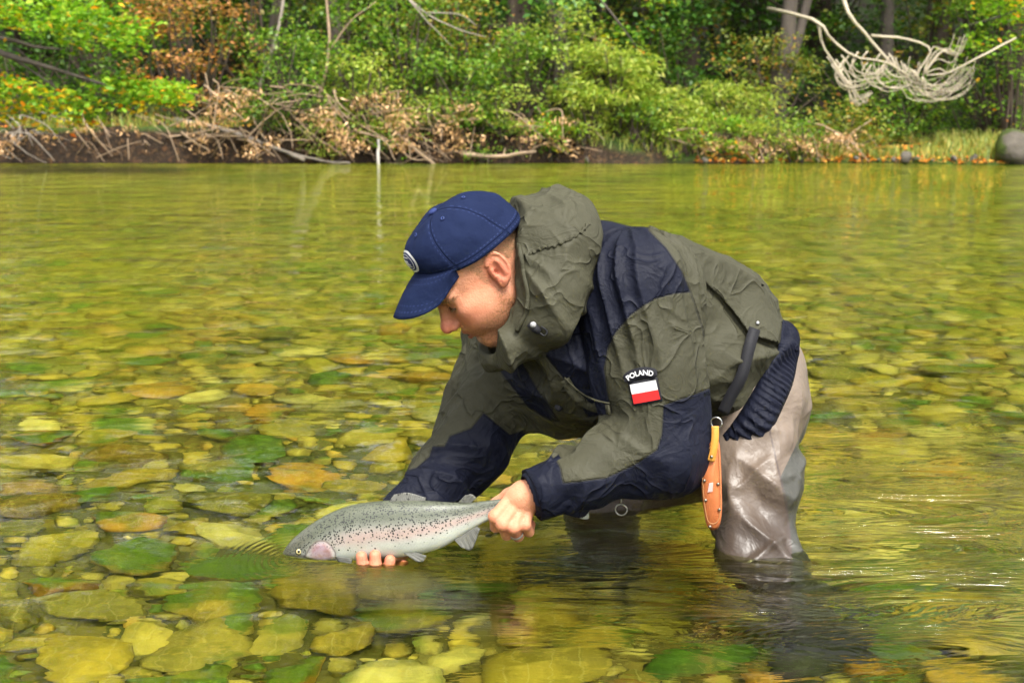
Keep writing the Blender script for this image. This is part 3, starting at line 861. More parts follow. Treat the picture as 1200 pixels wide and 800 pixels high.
wood('bare_stem', 'thin grey twigs reaching sideways in front of the fir', 'branch', [([P(470, -10, d + .3), P(500, 15, d + .2), P(535, 32, d + .2), P(570, 42, d + .2)], .016, .005), ([P(500, 15, d + .2), P(540, 18, d + .2), P(560, 30, d)], .01, .003), ([P(480, 0, d), P(505, 30, d), P(530, 55, d)], .01, .003)], GREYW)
# debris piles: root-plates and brush washed against the bank
def brush(name, label, x0, x1, y0, y1, n, mat, leafn, r, D=17.3, lf='dead'):
    ps = []
    for k in range(n):
        x = r.uniform(x0, x1); y = r.uniform(y0, y1); a = r.normal(.35, .8); ln = r.uniform(12, 42)
        q0 = P(x - math.cos(a) * ln, min(y - math.sin(a) * ln, 189), D + r.uniform(0, .5)); q1 = P(x + math.cos(a) * ln * .8, min(190, y + math.sin(a) * ln * .8), D + r.uniform(-.35, .1))
        m = (q0 + q1) / 2 + r.normal(0, .07, 3) + (0, 0, .06)
        a0 = r.uniform(.004, .016)
        ps.append(([q0, m, q1], a0, a0 * .35))
    C = [P(r.uniform(x0, x1), r.uniform(y0, min(y1, 182)), D + r.uniform(-.25, .35)) for _ in range(leafn)]
    return wood(name, label, 'brush pile', ps, mat, 'brush washed against the bank', [(C, lf, 40, .042, .09)], 5)
brush('brush_pile', 'tangle of dry brown branches and dead leaves below rust coloured shrub', 225, 350, 105, 182, 46, DEADW, 20, r, 17.05)
brush('brush_pile', 'matted dead roots and withered leaves under the loose green shrub', 355, 470, 112, 186, 46, DEADW, 24, r, 17.05)
brush('brush_pile', 'hanging brown root fringe beside the dark bank hollow', 465, 560, 125, 186, 32, DEADW, 24, r, 17.1)
brush('brush_pile', 'thin dry stems and withered tufts between hollow and willow bush', 600, 690, 140, 188, 18, DEADW, 10, r, 17.1)
brush('brush_pile', 'brown withered stalks at the foot of light green bush', 790, 900, 160, 188, 16, DEADW, 12, r)
brush('brush_pile', 'dull dry brush on the shelf under the hanging branches', 905, 1010, 158, 184, 16, DEADW, 14, r)
brush('brush_pile', 'bare grey roots sticking out below the overhanging maple branch', -20, 60, 150, 186, 16, GREYW, 6, r, 17.0)
brush('brush_pile', 'dark sparse roots under the steep undercut bank', 70, 230, 150, 186, 26, DEADW, 8, r)

# boulder and stones of the far shore, fallen leaves, grass
def mat_boulder():
    m = NT('mossy boulder'); pos = m.coord()
    n = m.noise(pos, 7, 5); n2 = m.noise(pos, 2.2, 4)
    c = m.mix(n, (.05, .042, .034), (.20, .175, .14))
    c = m.mix(m.step(n2, .46, .56), c, m.mix(n, (.025, .045, .006), (.09, .12, .015)))
    m.bsdf(c, .85, m.bump(n, .8, .05)); return m.m
MB = mat_boulder()
def boulder(px, py, D, s, label, name='boulder', cat='boulder', group=None):
    V, F = stone_shape(3, int(px) % 97 + 3)
    c = P(px, py, D)
    o = link(name, mesh_np(name, V * np.array([s, s * .9, s * 1.7]), F), MB)
    o.location = c; o.rotation_euler = (0, 0, r.uniform(0, 6))
    return prop(o, label, cat, group)
boulder(1196, 176, 17.0, .34, 'mossy grey boulder at the waterline by fallen leaves')
for px, py, s in ((1004, 186, .05), (1047, 187, .04), (1062, 185, .10), (1074, 187, .05), (1118, 187, .06), (1141, 186, .09), (1158, 187, .05), (958, 188, .04), (688, 188, .05), (826, 188, .05), (1092, 188, .035), (1030, 188, .03)):
    boulder(px, py, 17.05, s, 'small dark stone at the waterline of the far bank', 'shore_stone', 'stone', 'small stones along the far waterline')
def scatter_bank(n, x0, x1, t0, t1):
    X = r.uniform(x0, x1, n); Y = bank_front(X) + t0 + (t1 - t0) * r.random(n) ** 1.5
    return np.stack([X, Y, bank_z(X, Y)], 1)
C = np.concatenate([scatter_bank(2600, 2.2, 6.6, .0, 1.8), scatter_bank(900, -7, 2.2, .2, 1.5)]) + (0, 0, .015)
V, F = leaves(C, np.full(len(C), .058), r, 1.2)
prop(link('fallen_leaves', mesh_np('fallen_leaves', V, F), L['litter'], smooth=False), 'orange and brown fallen leaves scattered over the low bank', 'leaves', kind='stuff')
def blades(C, h, r):
    n = len(C); a = r.uniform(0, 6.283, n)
    s = np.stack([np.cos(a), np.sin(a), np.zeros(n)], 1) * .006
    tip = C + np.stack([r.normal(0, .35, n), r.normal(0, .35, n), np.ones(n)], 1) * (h * r.uniform(.5, 1.2, n))[:, None]
    mid = (C + tip) / 2 + np.array([0, 0, .03])
    V = np.stack([C - s, C + s, mid + s * .8, tip, mid - s * .8], 1).reshape(-1, 3)
    i = np.arange(n) * 5
    return V, np.concatenate([np.stack([i, i + 1, i + 2, i + 4], 1), np.stack([i + 4, i + 2, i + 3, i + 3], 1)])
C = np.concatenate([scatter_bank(9000, -8, 8, .1, 1.6), scatter_bank(3000, 2, 7, .2, 1.5)])
keep = noise(C * 1.4, 77) > -.1
V, F = blades(C[keep], .16, r)
me = bpy.data.meshes.new('bank_grass'); me.from_pydata(V.tolist(), [], [f[:3].tolist() if f[2] == f[3] else f.tolist() for f in F])
prop(link('bank_grass', me, L['grass'], smooth=False), 'tufts of green and straw coloured grass along the bank', 'grass', kind='stuff')
# ================================================================== the angler
person = empty('person', W(885, 648) + (0, 0, -.42))
prop(person, 'man in green and navy jacket, blue cap and tan waders bending over a trout', 'person')
def N3(v):
    v = np.asarray(v, float); return v / np.linalg.norm(v)
# head frame: F forward, Lf towards his own left (the camera side), U up
hy, hp = R(17), R(46)
F_ = np.array([-math.cos(hp) * math.cos(hy), -math.cos(hp) * math.sin(hy), -math.sin(hp)])
L_ = N3([math.sin(hy), -math.cos(hy), 0.0])
U_ = np.cross(F_, L_)
HM = np.stack([F_, L_, U_], 1)               # local -> world: p = HO + HM @ q
HO = P(578, 321, 2.40) - .070 * L_
def h2w(q): return HO + np.asarray(q, float) @ HM.T
def w2h(p): return (p - HO) @ HM

# joints
Ls, Le, Lw = P(752, 348, 2.47), P(777, 526, 2.42), P(630, 577, 2.36)
Rs, Re, Rw = P(598, 415, 2.78), P(553, 520, 2.66), P(468, 622, 2.53)
Hc = P(872, 462, 2.74)
Chest = P(700, 392, 2.62)

def head_sdf(p): return near(p, HO + .01 * F_ + .015 * U_, .16, head_sdf0)
def head_sdf0(p):
    q = w2h(p)
    a = q.copy(); a[:, 1] = np.abs(a[:, 1])        # left-right symmetric
    d = ell(a, (-.008, 0, .042), (.093, .0740, .079))
    d = smin(d, ell(a, (.042, 0, -.018), (.052, .060, .078)), .03)          # face
    d = smin(d, cone(a, (.008, .050, -.052), (.070, .014, -.090), .019, .019), .025)   # jaw
    d = smin(d, cone(a, (.074, 0, -.088), (.074, .012, -.088), .020, .018), .016)     # chin
    d = smin(d, cone(a, (.084, .010, .022), (.076, .042, .022), .011, .010), .016)     # brow
    d = smin(d, ell(a, (.066, .042, -.014), (.022, .018, .017)), .018)              # cheekbone
    d = smin(d, ell(a, (.074, .026, -.042), (.020, .020, .024)), .016)
    d = smin(d, ell(a, (.046, .040, -.034), (.036, .022, .036)), .02)
    d = smax(d, -ell(a, (.099, .032, .006), (.016, .017, .011)), .010)              # eye socket
    d = smin(d, ell(a, (.074, .031, .004), (.0145, .0150, .0125)), .003)              # lidded eye
    d = smin(d, cone(a, (.082, 0, .012), (.098, 0, -.026), .011, .011), .012)
    d = smin(d, cone(a, (.0885, 0, .016), (.114, 0, -.020), .0070, .0090), .010)       # nose bridge
    d = smin(d, ball(a, (.1155, 0, -.0245), .0108), .008)
    d = smin(d, ell(a, (.105, .0115, -.029), (.0105, .0075, .0075)), .005)             # nostril wing
    d = smax(d, -ell(a, (.111, .0065, -.0365), (.006, .0035, .004)), .003)
    d = smin(d, ell(a, (.084, 0, -.055), (.017, .026, .020)), .014)                   # muzzle
    d = smin(d, cone(a, (.0995, 0, -.0515), (.086, .022, -.056), .0055, .003), .004)    # upper lip
    d = smin(d, cone(a, (.0965, 0, -.0655), (.085, .020, -.060), .0070, .003), .005)    # lower lip
    d = smax(d, -cone(a, (.104, 0, -.0590), (.088, .021, -.0585), .0023, .0012), .002)  # parted mouth
    d = smax(d, -cone(a, (.090, .010, -.075), (.090, 0, -.075), .006, .006), .010)
    d = smax(d, -cone(a, (.098, .017, -.036), (.080, .032, -.056), .0016, .0012), .006)  # smile fold
    # ear
    ec = np.array([-.012, .0745, .002])
    e = a - ec
    th = R(-14)
    ex = e[:, 0] * math.cos(th) - e[:, 2] * math.sin(th); ez = e[:, 0] * math.sin(th) + e[:, 2] * math.cos(th)
    ey = e[:, 1] + .35 * ex                     # flares outwards to the back
    es = np.stack([ex, ey, ez], 1)
    plate = ell(es, (0, .001, .0), (.0165, .0060, .0300))
    plate = smax(plate, -ell(es, (.002, .0075, -.002), (.0095, .0060, .0175)), .003)
    rim = np.sqrt((np.sqrt((ex / .0165) ** 2 + ((ez - .003) / .0275) ** 2) * .02 - .0195) ** 2 + (ey - .004) ** 2) - .0030
    rim = np.where((ex > .006) & (ez < .012), .02, rim)
    plate = smin(plate, rim, .003)
    plate = smin(plate, ell(es, (.005, .001, -.0265), (.0075, .0050, .0085)), .004)      # lobe
    plate = smin(plate, cone(es, (.010, .003, -.008), (.011, .003, .002), .0036, .003), .003)  # tragus
    plate = smin(plate, cone(es, (-.006, .004, -.012), (-.004, .0045, .014), .0026, .0026), .004)
    plate = smax(plate, -ell(es, (.0055, .006, -.004), (.0045, .009, .006)), .002)
    d = smin(d, plate, .004)
    return d
def chainp(p, jr, k=.012): return chain(p, jr, k)
def finger_chain(pts, r0, r1):
    n = len(pts); return [(np.asarray(q), r0 + (r1 - r0) * i / (n - 1)) for i, q in enumerate(pts)]
# left hand: closed round the wrist of the fish's tail, back of the hand to the camera
dL = 2.362
LH_f = [
 finger_chain([P(600, 582, dL - .004), P(580, 605, dL - .026), P(581, 617, dL - .006), P(588, 612, dL + .022)], .0112, .0092),
 finger_chain([P(606, 588, dL - .008), P(589, 614, dL - .032), P(594, 626, dL - .008), P(600, 618, dL + .022)], .0114, .0094),
 finger_chain([P(613, 592, dL - .008), P(602, 618, dL - .030), P(607, 628, dL - .006), P(611, 618, dL + .022)], .0108, .0090),
 finger_chain([P(621, 594, dL - .006), P(615, 615, dL - .024), P(620, 623, dL - .004), P(622, 614, dL + .018)], .0098, .0082),
]
LH_t = finger_chain([P(612, 572, dL + .012), P(596, 580, dL + .034), P(583, 589, dL + .040), P(572, 595, dL + .036)], .0135, .0095)
# right hand: palm below the fish, fingertips closing on the belly from beneath
RH_f = [
 finger_chain([P(440, 668, 2.45), P(430, 673, 2.395), P(425, 661, 2.372), P(423.5, 652, 2.372)], .0112, .0100),
 finger_chain([P(450, 670, 2.45), P(442, 675, 2.392), P(440, 661, 2.368), P(439.5, 650.5, 2.370)], .0114, .0102),
 finger_chain([P(461, 671, 2.45), P(456, 676, 2.395), P(456, 664, 2.370), P(457, 656, 2.370)], .0108, .0096),
 finger_chain([P(472, 670, 2.45), P(470, 676, 2.41), P(472, 668, 2.385), P(473, 661, 2.384)], .0098, .0085),
]
RH_t = finger_chain([P(452, 645, 2.50), P(420, 655, 2.48), P(404, 652, 2.47)], .014, .010)
def hands_sdf(p):
    d = None
    for fs, th, wrist, mid in ((LH_f, LH_t, Lw, P(612, 582, dL)), (RH_f, RH_t, Rw, P(458, 655, 2.49))):
        def hand(p):
            e = cone(p, wrist, mid, .026, .027)
            for f in fs:
                e = smin(e, cone(p, mid + (f[0][0] - mid) * .1, f[0][0], .0185, .0125), .010)
            e = smin(e, chain(p, th, .004), .008)
            for f in fs:
                e2 = chain(p, f, .003)
                e2 = smin(e2, ball(p, f[1][0], f[1][1] * 1.10), .004)
                e = smin(e, e2, .0035)
            return e
        e = near(p, mid, .18, hand)
        d = e if d is None else np.minimum(d, e)
    return d
def body_sdf(p):
    d = smin(head_sdf(p), cone(p, h2w((-.028, 0, -.035)), Chest + (.0, 0, .10), .056, .066), .03)
    d = np.minimum(d, hands_sdf(p))
    arms = np.minimum(chain(p, [(Ls, .055), (Le, .045), (Lw, .027)]), chain(p, [(Rs, .055), (Re, .045), (Rw, .027)]))
    d = smin(d, smin(arms, chain(p, [(Chest + (.02, 0, .09), .07), (Chest, .11), (Hc, .11)]), .03), .008)
    return d
BV, BF = surfnet(body_sdf, (-.42, 2.2, -.10), (.55, 3.0, .85), .0022)
q = w2h(BV); a = q.copy(); a[:, 1] = np.abs(a[:, 1])
inhead = head_sdf(BV) < .004
me = mesh_np('body', BV, BF)
def sstep(v, lo, hi):
    t = np.clip((v - lo) / (hi - lo), 0, 1); return t * t * (3 - 2 * t)
hairm = inhead * sstep(a[:, 2] + .35 * np.clip(-a[:, 0], -.02, .1) - .6 * np.clip(a[:, 0] - .015, 0, 1) + .008 * noise(a * 90, 3), .012, .030) * (np.linalg.norm(a - np.array([-.012, .082, .0]), axis=1) > .030)
back = inhead * sstep(-a[:, 0], .022, .034) * sstep(a[:, 2], -.045, -.02)
side = inhead * sstep(a[:, 0], .008, .014) * sstep(.026 - a[:, 0], .0, .008) * sstep(a[:, 2], -.014, .006)
hairm = np.clip(hairm + back + side * .8, 0, 1) * (np.linalg.norm((a - np.array([-.016, .082, .0])) * (1.2, .7, .85), axis=1) > .028)
stub = inhead * np.clip(sstep(-a[:, 2], .030, .060) * sstep(a[:, 0], -.01, .01) + sstep(.03 - a[:, 0], -.01, .02) * sstep(-a[:, 2], .012, .03) * sstep(a[:, 0], .0, .012), 0, 1) * (1 - np.exp(-((a[:, 1] - .03) ** 2 + (a[:, 2] + .04) ** 2 + (a[:, 0] - .08) ** 2) / .0004))
def blob(c, s): return np.exp(-np.sum((a - np.array(c)) ** 2, 1) / (s * s))
red = inhead * np.clip(1.0 * blob((.118, 0, -.024), .018) + .55 * blob((.075, .04, -.025), .03) + .8 * blob((-.012, .082, 0), .030) + .25 * blob((.02, .06, -.03), .04), 0, 1)
kn = np.zeros(len(BV))
for f in LH_f + RH_f:
    kn += np.exp(-np.sum((BV - f[1][0]) ** 2, 1) / .012 ** 2) * .55 + np.exp(-np.sum((BV - f[3][0]) ** 2, 1) / .014 ** 2) * .9
red = np.clip(red + kn, 0, 1)
lipm = inhead * np.clip(sstep(.0085 - np.minimum(np.abs(a[:, 2] + .053), np.abs(a[:, 2] + .065)), 0, .004) * sstep(a[:, 0] - .4 * (.02 - a[:, 1]), .083, .088) * (a[:, 1] < .023), 0, 1)
mouth = inhead * sstep(.0030 - cone(a, (.104, 0, -.0590), (.088, .021, -.0585), .0020, .001), 0, .003) * 0 + inhead * (cone(a, (.104, 0, -.0590), (.088, .020, -.0585), .0021, .001) < .0010)
slit = inhead * np.exp(-((a[:, 2] - .0005 + .10 * np.abs(a[:, 1] - .031)) / .0016) ** 2) * (np.abs(a[:, 1] - .030) < .0135) * (a[:, 0] > .070)
for nm, v in (('hair', hairm), ('stubble', stub), ('red', red), ('lip', lipm), ('dark', np.clip(slit + mouth, 0, 1))):
    attr(me, nm, v)
def mat_skin():
    m = NT('skin')
    v = m.coord()
    n = m.noise(v, 70, 4, .6); n2 = m.noise(v, 320, 3, .6); n3 = m.noise(v, 22, 3)
    c = m.mix(n, (.56, .225, .115), (.74, .36, .215))
    c = m.mix(m.math('MULTIPLY', m.attr('red'), .75), c, (.70, .17, .11))
    c = m.mix(m.math('MULTIPLY', m.step(n2, .55, .72), .22), c, (.45, .15, .07))
    c = m.mix(m.math('MULTIPLY', m.step(n3, .5, .7), .25), c, (.58, .22, .12))
    c = m.mix(m.math('MULTIPLY', m.attr('stubble'), m.math('ADD', .25, m.math('MULTIPLY', m.step(n2, .42, .62), .5))), c, (.26, .12, .045))
    c = m.mix(m.math('MULTIPLY', m.attr('lip'), .7), c, (.48, .13, .11))
    c = m.mix(m.math('MULTIPLY', m.attr('hair'), m.math('ADD', .35, m.math('MULTIPLY', m.step(n2, .4, .6), .3))), c, (.24, .15, .07))
    c = m.mix(m.attr('dark'), c, (.03, .012, .008))
    m.bsdf(c, .48, m.bump(m.math('ADD', n2, n), .7, .0018), Subsurface_Weight=.12, Subsurface_Radius=(.012, .005, .003), Subsurface_Scale=.5)
    return m.m
local(link('body', me, mat_skin()), person)

# short hair, stubble and brows: tiny strands
def strands(C, Nn, D, ln, w):
    n = len(C)
    d = D + Nn * .35 + rng.normal(0, .22, (n, 3)); d /= np.linalg.norm(d, axis=1)[:, None]
    s = np.cross(d, Nn); s /= np.linalg.norm(s, axis=1)[:, None] + 1e-9
    e = C + d * (ln * rng.uniform(.6, 1.2, n))[:, None]
    V = np.stack([C - s * w, C + s * w, e + s * w * .3, e - s * w * .3], 1).reshape(-1, 3)
    return mesh_np('hair', V, np.arange(n * 4).reshape(-1, 4))
nv = np.zeros(len(BV) * 3, np.float32); me.vertex_normals.foreach_get('vector', nv); BN = nv.reshape(-1, 3).astype(float)
def pick(prob, n):
    p = prob / prob.sum(); i = rng.choice(len(prob), n, p=p); return BV[i] + rng.normal(0, .0008, (n, 3)), BN[i]
C, Nn = pick(hairm * (hairm > .3) * (a[:, 2] < .046 - .18 * a[:, 0]), 3600)
C2, N2 = pick(stub * (stub > .25), 5200)
prop(local(link('stubble', strands(C2, N2, N3(F_ * .3 - U_) * np.ones(3), .0026, .00016), plain('ginger stubble', (.28, .14, .06), .5, var=.4, scale=300), smooth=False), person), kind='stuff')
M_HAIR = plain('short fair hair', (.30, .19, .09), .5, var=.5, scale=300)
local(link('hair', strands(C - Nn * .0006, Nn, -U_ * .6 - F_ * .8, .0065, .00022), M_HAIR, smooth=False), person)
br = inhead * sstep(.0045 - np.abs(a[:, 2] - (.0195 - .10 * np.abs(a[:, 1] - .03))), 0, .003) * (np.abs(a[:, 1] - .034) < .020) * (a[:, 0] > .06)
M_LASH = plain('lashes', (.10, .06, .03), .5)
ls = inhead * np.exp(-((a[:, 2] - .0005) / .0025) ** 2) * (np.abs(a[:, 1] - .032) < .013) * (a[:, 0] > .07)
for sd_ in (q[:, 1] > 0, q[:, 1] < 0):
    C, Nn = pick(br * sd_, 260)
    prop(local(link('eyebrow', strands(C, Nn, -F_ * .6 + U_ * .25, .0080, .0003), M_HAIR, smooth=False), person), kind='stuff')
    C, Nn = pick(ls * sd_, 90)
    prop(local(link('eyelash', strands(C, Nn, F_ * .8 - U_ * .3, .0065, .00025), M_LASH, smooth=False), person), kind='stuff')

# ------------------------------------------------------------------ jacket
bx_ = N3(P(900, 462, 2.72) - P(818, 404, 2.72))
bc = P(874, 446, 2.72)
UA = N3(Le - Ls); FA = N3(Lw - Le)
def arm_uv(p, a, b):                    # along and around a limb
    ax = N3(b - a); t = (p - a) @ ax
    ref = N3(np.cross(ax, [0, 1, .3])); r2 = np.cross(ax, ref)
    w_ = p - a - t[:, None] * ax
    return t, np.arctan2(w_ @ r2, w_ @ ref)
spine = N3(Chest - Hc)
def sleeveL(p):
    return chain(p, [(Ls + UA * -.01, .108), (Ls * .5 + Le * .5 + (-.006, 0, 0), .096), (Le, .080)], .02), chain(p, [(Le, .080), (Le * .45 + Lw * .55, .062), (Lw + FA * -.012, .046)], .01)
def sleeveR(p):
    return chain(p, [(Rs, .085), (Rs * .5 + Re * .5, .078), (Re, .070)], .02), chain(p, [(Re, .070), (Re * .5 + Rw * .5, .060), (Rw, .050)], .01)
def torso_sdf(p):
    hipm = P(866, 444, 2.72); mid = P(812, 404, 2.66); ch = P(715, 385, 2.60); rc = P(640, 428, 2.70); rb = P(700, 460, 2.66)
    d = chain(p, [(hipm, .118), (mid, .142), (ch, .150)], .05)
    d = smin(d, cone(p, P(775, 360, 2.60), P(700, 345, 2.56), .11, .115), .05)         # upper back
    d = smin(d, chain(p, [(ch, .13), (rc, .105), (Rs, .09)], .04), .05)                  # far chest
    d = smin(d, cone(p, rc, P(672, 468, 2.64), .075, .055), .04)                         # front falling open
    d = smin(d, cone(p, P(650, 395, 2.50), P(700, 450, 2.53), .05, .065), .04)
    return d
PK = [(P(805, 300, 2.60), .02), (P(850, 345, 2.62), .03), (P(885, 385, 2.66), .02)]
SPB = np.stack([spine, N3(np.cross(spine, [0, 1, 0])), np.cross(spine, N3(np.cross(spine, [0, 1, 0])))], 1)
def jacket_sdf(p):
    dt = torso_sdf(p)
    lu, lf = sleeveL(p); ru, rf = sleeveR(p)
    # cloth folds
    band = (np.minimum(np.minimum(dt, np.minimum(lu, lf)), np.minimum(ru, rf)))
    m = np.abs(band) < .035
    if m.any():
        pm = p[m]
        tU, aU = arm_uv(pm, Ls, Le); tF, aF = arm_uv(pm, Le, Lw)
        q = pm @ SPB
        dt = dt.copy(); lu = lu.copy(); lf = lf.copy(); ru = ru.copy(); rf = rf.copy()
        wb_ = .5 * noise(pm * 7, 8)
        dt[m] -=   .0165 * ridge(q * (5, 13, 10) + wb_[:, None], 4) + .0050 * ridge(q * (13, 22, 18), 5)
        lu[m] -= .0095 * ridge(np.stack([tU * 8 + np.sin(aU) * 1.1, aU * 1.6, tU * 0 + .5], 1), 12) * sstep(tU, -.02, .14) \
               + .0075 * ridge(np.stack([aU * 2.6 + tU * 5 + wb_ * 2.2, tU * 2.2, tU * 0], 1), 13) * sstep(.17 - tU, 0, .12)
        zig = np.abs(((aF / 6.2832 * 3 + .1 + .1 * np.sin(tF * 30)) % 1) - .5) * .10
        lf[m] -= .0135 * ridge(np.stack([(tF + zig) * 17, aF * .8, aF * 0], 1), 15) * sstep(.25 - tF, .02, .08) * sstep(tF, -.06, .04)
        tR, aR = arm_uv(pm, Rs, Re); tr, ar = arm_uv(pm, Re, Rw)
        ru[m] -= .0120 * ridge(np.stack([tR * 14 + np.sin(aR) * 1.2, aR * .9, aR * 0], 1), 17)
        rf[m] -= .0110 * ridge(np.stack([tr * 17 + np.sin(ar) * .9, ar * .8, ar * 0], 1), 18)
    la = smin(lu, lf, .022); ra = smin(ru, rf, .02)
    d = smin(smin(dt, la, .030), ra, .03)
    if m.any():                           # back panel: an upper layer ends in a free edge above an open pocket
        m2 = m & (p[:, 1] < 2.70) & (dt < la)
        if m2.any():
            sdp = poly_sd(proj(p[m2]), [(756, 262), (785, 292), (800, 315), (822, 328), (846, 349), (866, 374), (880, 393), (912, 402), (930, 330), (800, 230)])
            d = d.copy()
            d[m2] += -.0075 * sstep(-sdp, -.8, .8) * 1.0 + .013 * np.exp(-((sdp - 4.5) / 3.8) ** 2) * (sdp > 0)
    # armhole crease behind the near sleeve
    d = np.where((la < dt + .02) & (la > dt - .02), d + .0035 * np.exp(-((la - dt) / .006) ** 2), d)
    # hem: cut above the elastic waistband
    hem = (p - bc) @ -bx_
    d = smax(d, -(hem + .035), .01)
    # hollow at the cuffs and clear of the neck
    d = smax(d, -cone(p, Lw + FA * .06, Lw - FA * .01, .035, .032), .003)
    d = smax(d, -ell(p, h2w((.04, 0, -.06)), (.085, .075, .085)), .02)
    # back of the jacket: flap pocket mouth
    return d
JV, JF = surfnet(jacket_sdf, (-.30, 2.2, .02), (.62, 3.1, .80), .0034)
pj = proj(JV)
lu, lf = sleeveL(JV); ru, rf = sleeveR(JV); dt = torso_sdf(JV)
la = np.minimum(lu, lf); ra = np.minimum(ru, rf)
reg = np.argmin(np.stack([dt - .004, la, ra], 1), 1)
yoke = [(640, 200), (757, 200), (760, 270), (781, 291), (799, 318), (809, 342), (790, 344), (769, 349.5), (754, 358), (739, 369), (721, 390), (712, 408), (708, 432), (712, 462), (717, 484), (700, 487), (689, 489), (676, 468), (663, 446), (640, 418), (652, 340)]
lower = [(777.5, 474.5), (806, 465), (845, 450), (860, 500), (840, 620), (590, 640), (590, 530), (644, 532), (652, 540), (656, 547), (660, 566), (680, 564), (710, 560), (743, 545), (770, 527), (776, 508)]
strip = [(545, 380), (562, 400), (590, 440), (620, 478), (647, 494), (656, 493), (644, 475), (632, 460), (611, 424), (600, 395), (570, 370)]
rlow = [(567, 484), (597, 509), (640, 500), (640, 660), (430, 660), (430, 560), (477, 551), (488, 548), (503, 535), (507, 523), (521, 523), (527, 511), (552, 502)]
sd_y, sd_l, sd_s, sd_r = (poly_sd(pj, P_) for P_ in (yoke, lower, strip, rlow))
navy = np.where(reg == 1, np.minimum(sd_y, sd_l), np.where(reg == 2, sd_r, np.minimum(sd_y, sd_s)))
me = mesh_np('jacket', JV, JF)
attr(me, 'navy', -navy)
hem = (JV - bc) @ -bx_
attr(me, 'seam', np.minimum(np.abs(navy), np.where((reg == 1), np.abs(poly_sd(pj, [(833, 640), (838, 450), (823, 384), (809, 342), (799, 318), (781, 291), (760, 270), (740, 200), (400, 200), (400, 640)])), 50)))
def mat_cloth(name, colA, colB, use_navy=True):
    m = NT(name); v = m.coord()
    n = m.noise(v, 28, 4, .55); n2 = m.noise(v, 900, 2, .5); n3 = m.noise(v, 9, 4, .6)
    ca = m.mix(n3, tuple(x * .80 for x in colA), tuple(x * 1.2 for x in colA))
    if use_navy:
        cb = m.mix(n3, tuple(x * .75 for x in colB), tuple(x * 1.3 for x in colB))
        c = m.mix(m.step(m.attr('navy'), -.35, .35), ca, cb)
        sm = m.step(m.attr('seam'), 2.0, .6)
        c = m.mix(m.math('MULTIPLY', sm, .45), c, (.012, .012, .014))
    else:
        c = ca; sm = 0.0
    h = m.math('ADD', m.math('MULTIPLY', n, .0035), m.math('MULTIPLY', n2, .00025))
    wv = m.n('TexNoise', i_Scale=16.0, i_Detail=3.0, i_Distortion=1.5); m.put(wv.inputs['Vector'], v)
    h = m.math('ADD', h, m.math('MULTIPLY', m.math('ABSOLUTE', m.math('SUBTRACT', wv.outputs[0], .5)), -.007))
    cr = m.n('TexNoise', i_Scale=11.0, i_Detail=2.0, i_Distortion=.7); m.put(cr.inputs['Vector'], v)
    cr1 = m.math('POWER', m.math('SUBTRACT', 1.0, m.math('ABSOLUTE', m.math('MULTIPLY', m.math('SUBTRACT', cr.outputs[0], .5), 2.0))), 14.0)
    h = m.math('ADD', h, m.math('MULTIPLY', cr1, .0032))
    if use_navy: h = m.math('SUBTRACT', h, m.math('MULTIPLY', sm, .0012))
    m.bsdf(c, .60, m.bump(h, 1, 1), Specular_IOR_Level=.10)
    return m.m
GREEN, NAVY = (.056, .054, .034), (.0075, .009, .019)
M_JACKET = mat_cloth('green and navy jacket cloth', GREEN, NAVY)
M_HOOD = mat_cloth('green hood cloth', tuple(x * 1.1 for x in GREEN), NAVY, False)
M_NAVY = mat_cloth('navy cloth', NAVY, NAVY, False)
M_BLACK = plain('black webbing', (.012, .012, .015), .7, var=.3, scale=200, bump=.0004)
jacket = local(link('jacket', me, M_JACKET), person)
JB = BVHTree.FromPolygons([tuple(v) for v in JV.tolist()], JF.tolist())

# cuffs
def lathe_ring(a, ax, r0, r1, length, thick, n=40, name='cuff', wob=.0025, flat=1.0, flatdir=None):
    ax = N3(ax); ref = N3(np.cross(ax, [.2, .1, 1])); r2 = np.cross(ax, ref)
    t = np.linspace(0, 1, 7); prof = [(u * length, r0 + (r1 - r0) * u + thick) for u in t] + [(u * length, r0 + (r1 - r0) * u) for u in t[::-1]]
    V = []
    for (z, rr) in prof:
        for k in range(n):
            an = 2 * math.pi * k / n
            rad = rr + wob * math.sin(3 * an + z * 60) + wob * .6 * math.sin(7 * an + 1 + z * 90)
            V.append(a + ax * z + (ref * math.cos(an) + r2 * math.sin(an)) * rad)
    m_ = len(prof); F = []
    for i in range(m_):
        for k in range(n):
            F.append((i * n + k, i * n + (k + 1) % n, ((i + 1) % m_) * n + (k + 1) % n, ((i + 1) % m_) * n + k))
    return mesh_np(name, V, F)
local(link('cuff', lathe_ring(Lw - FA * .052, FA, .046, .042, .062, .004), M_NAVY), person)

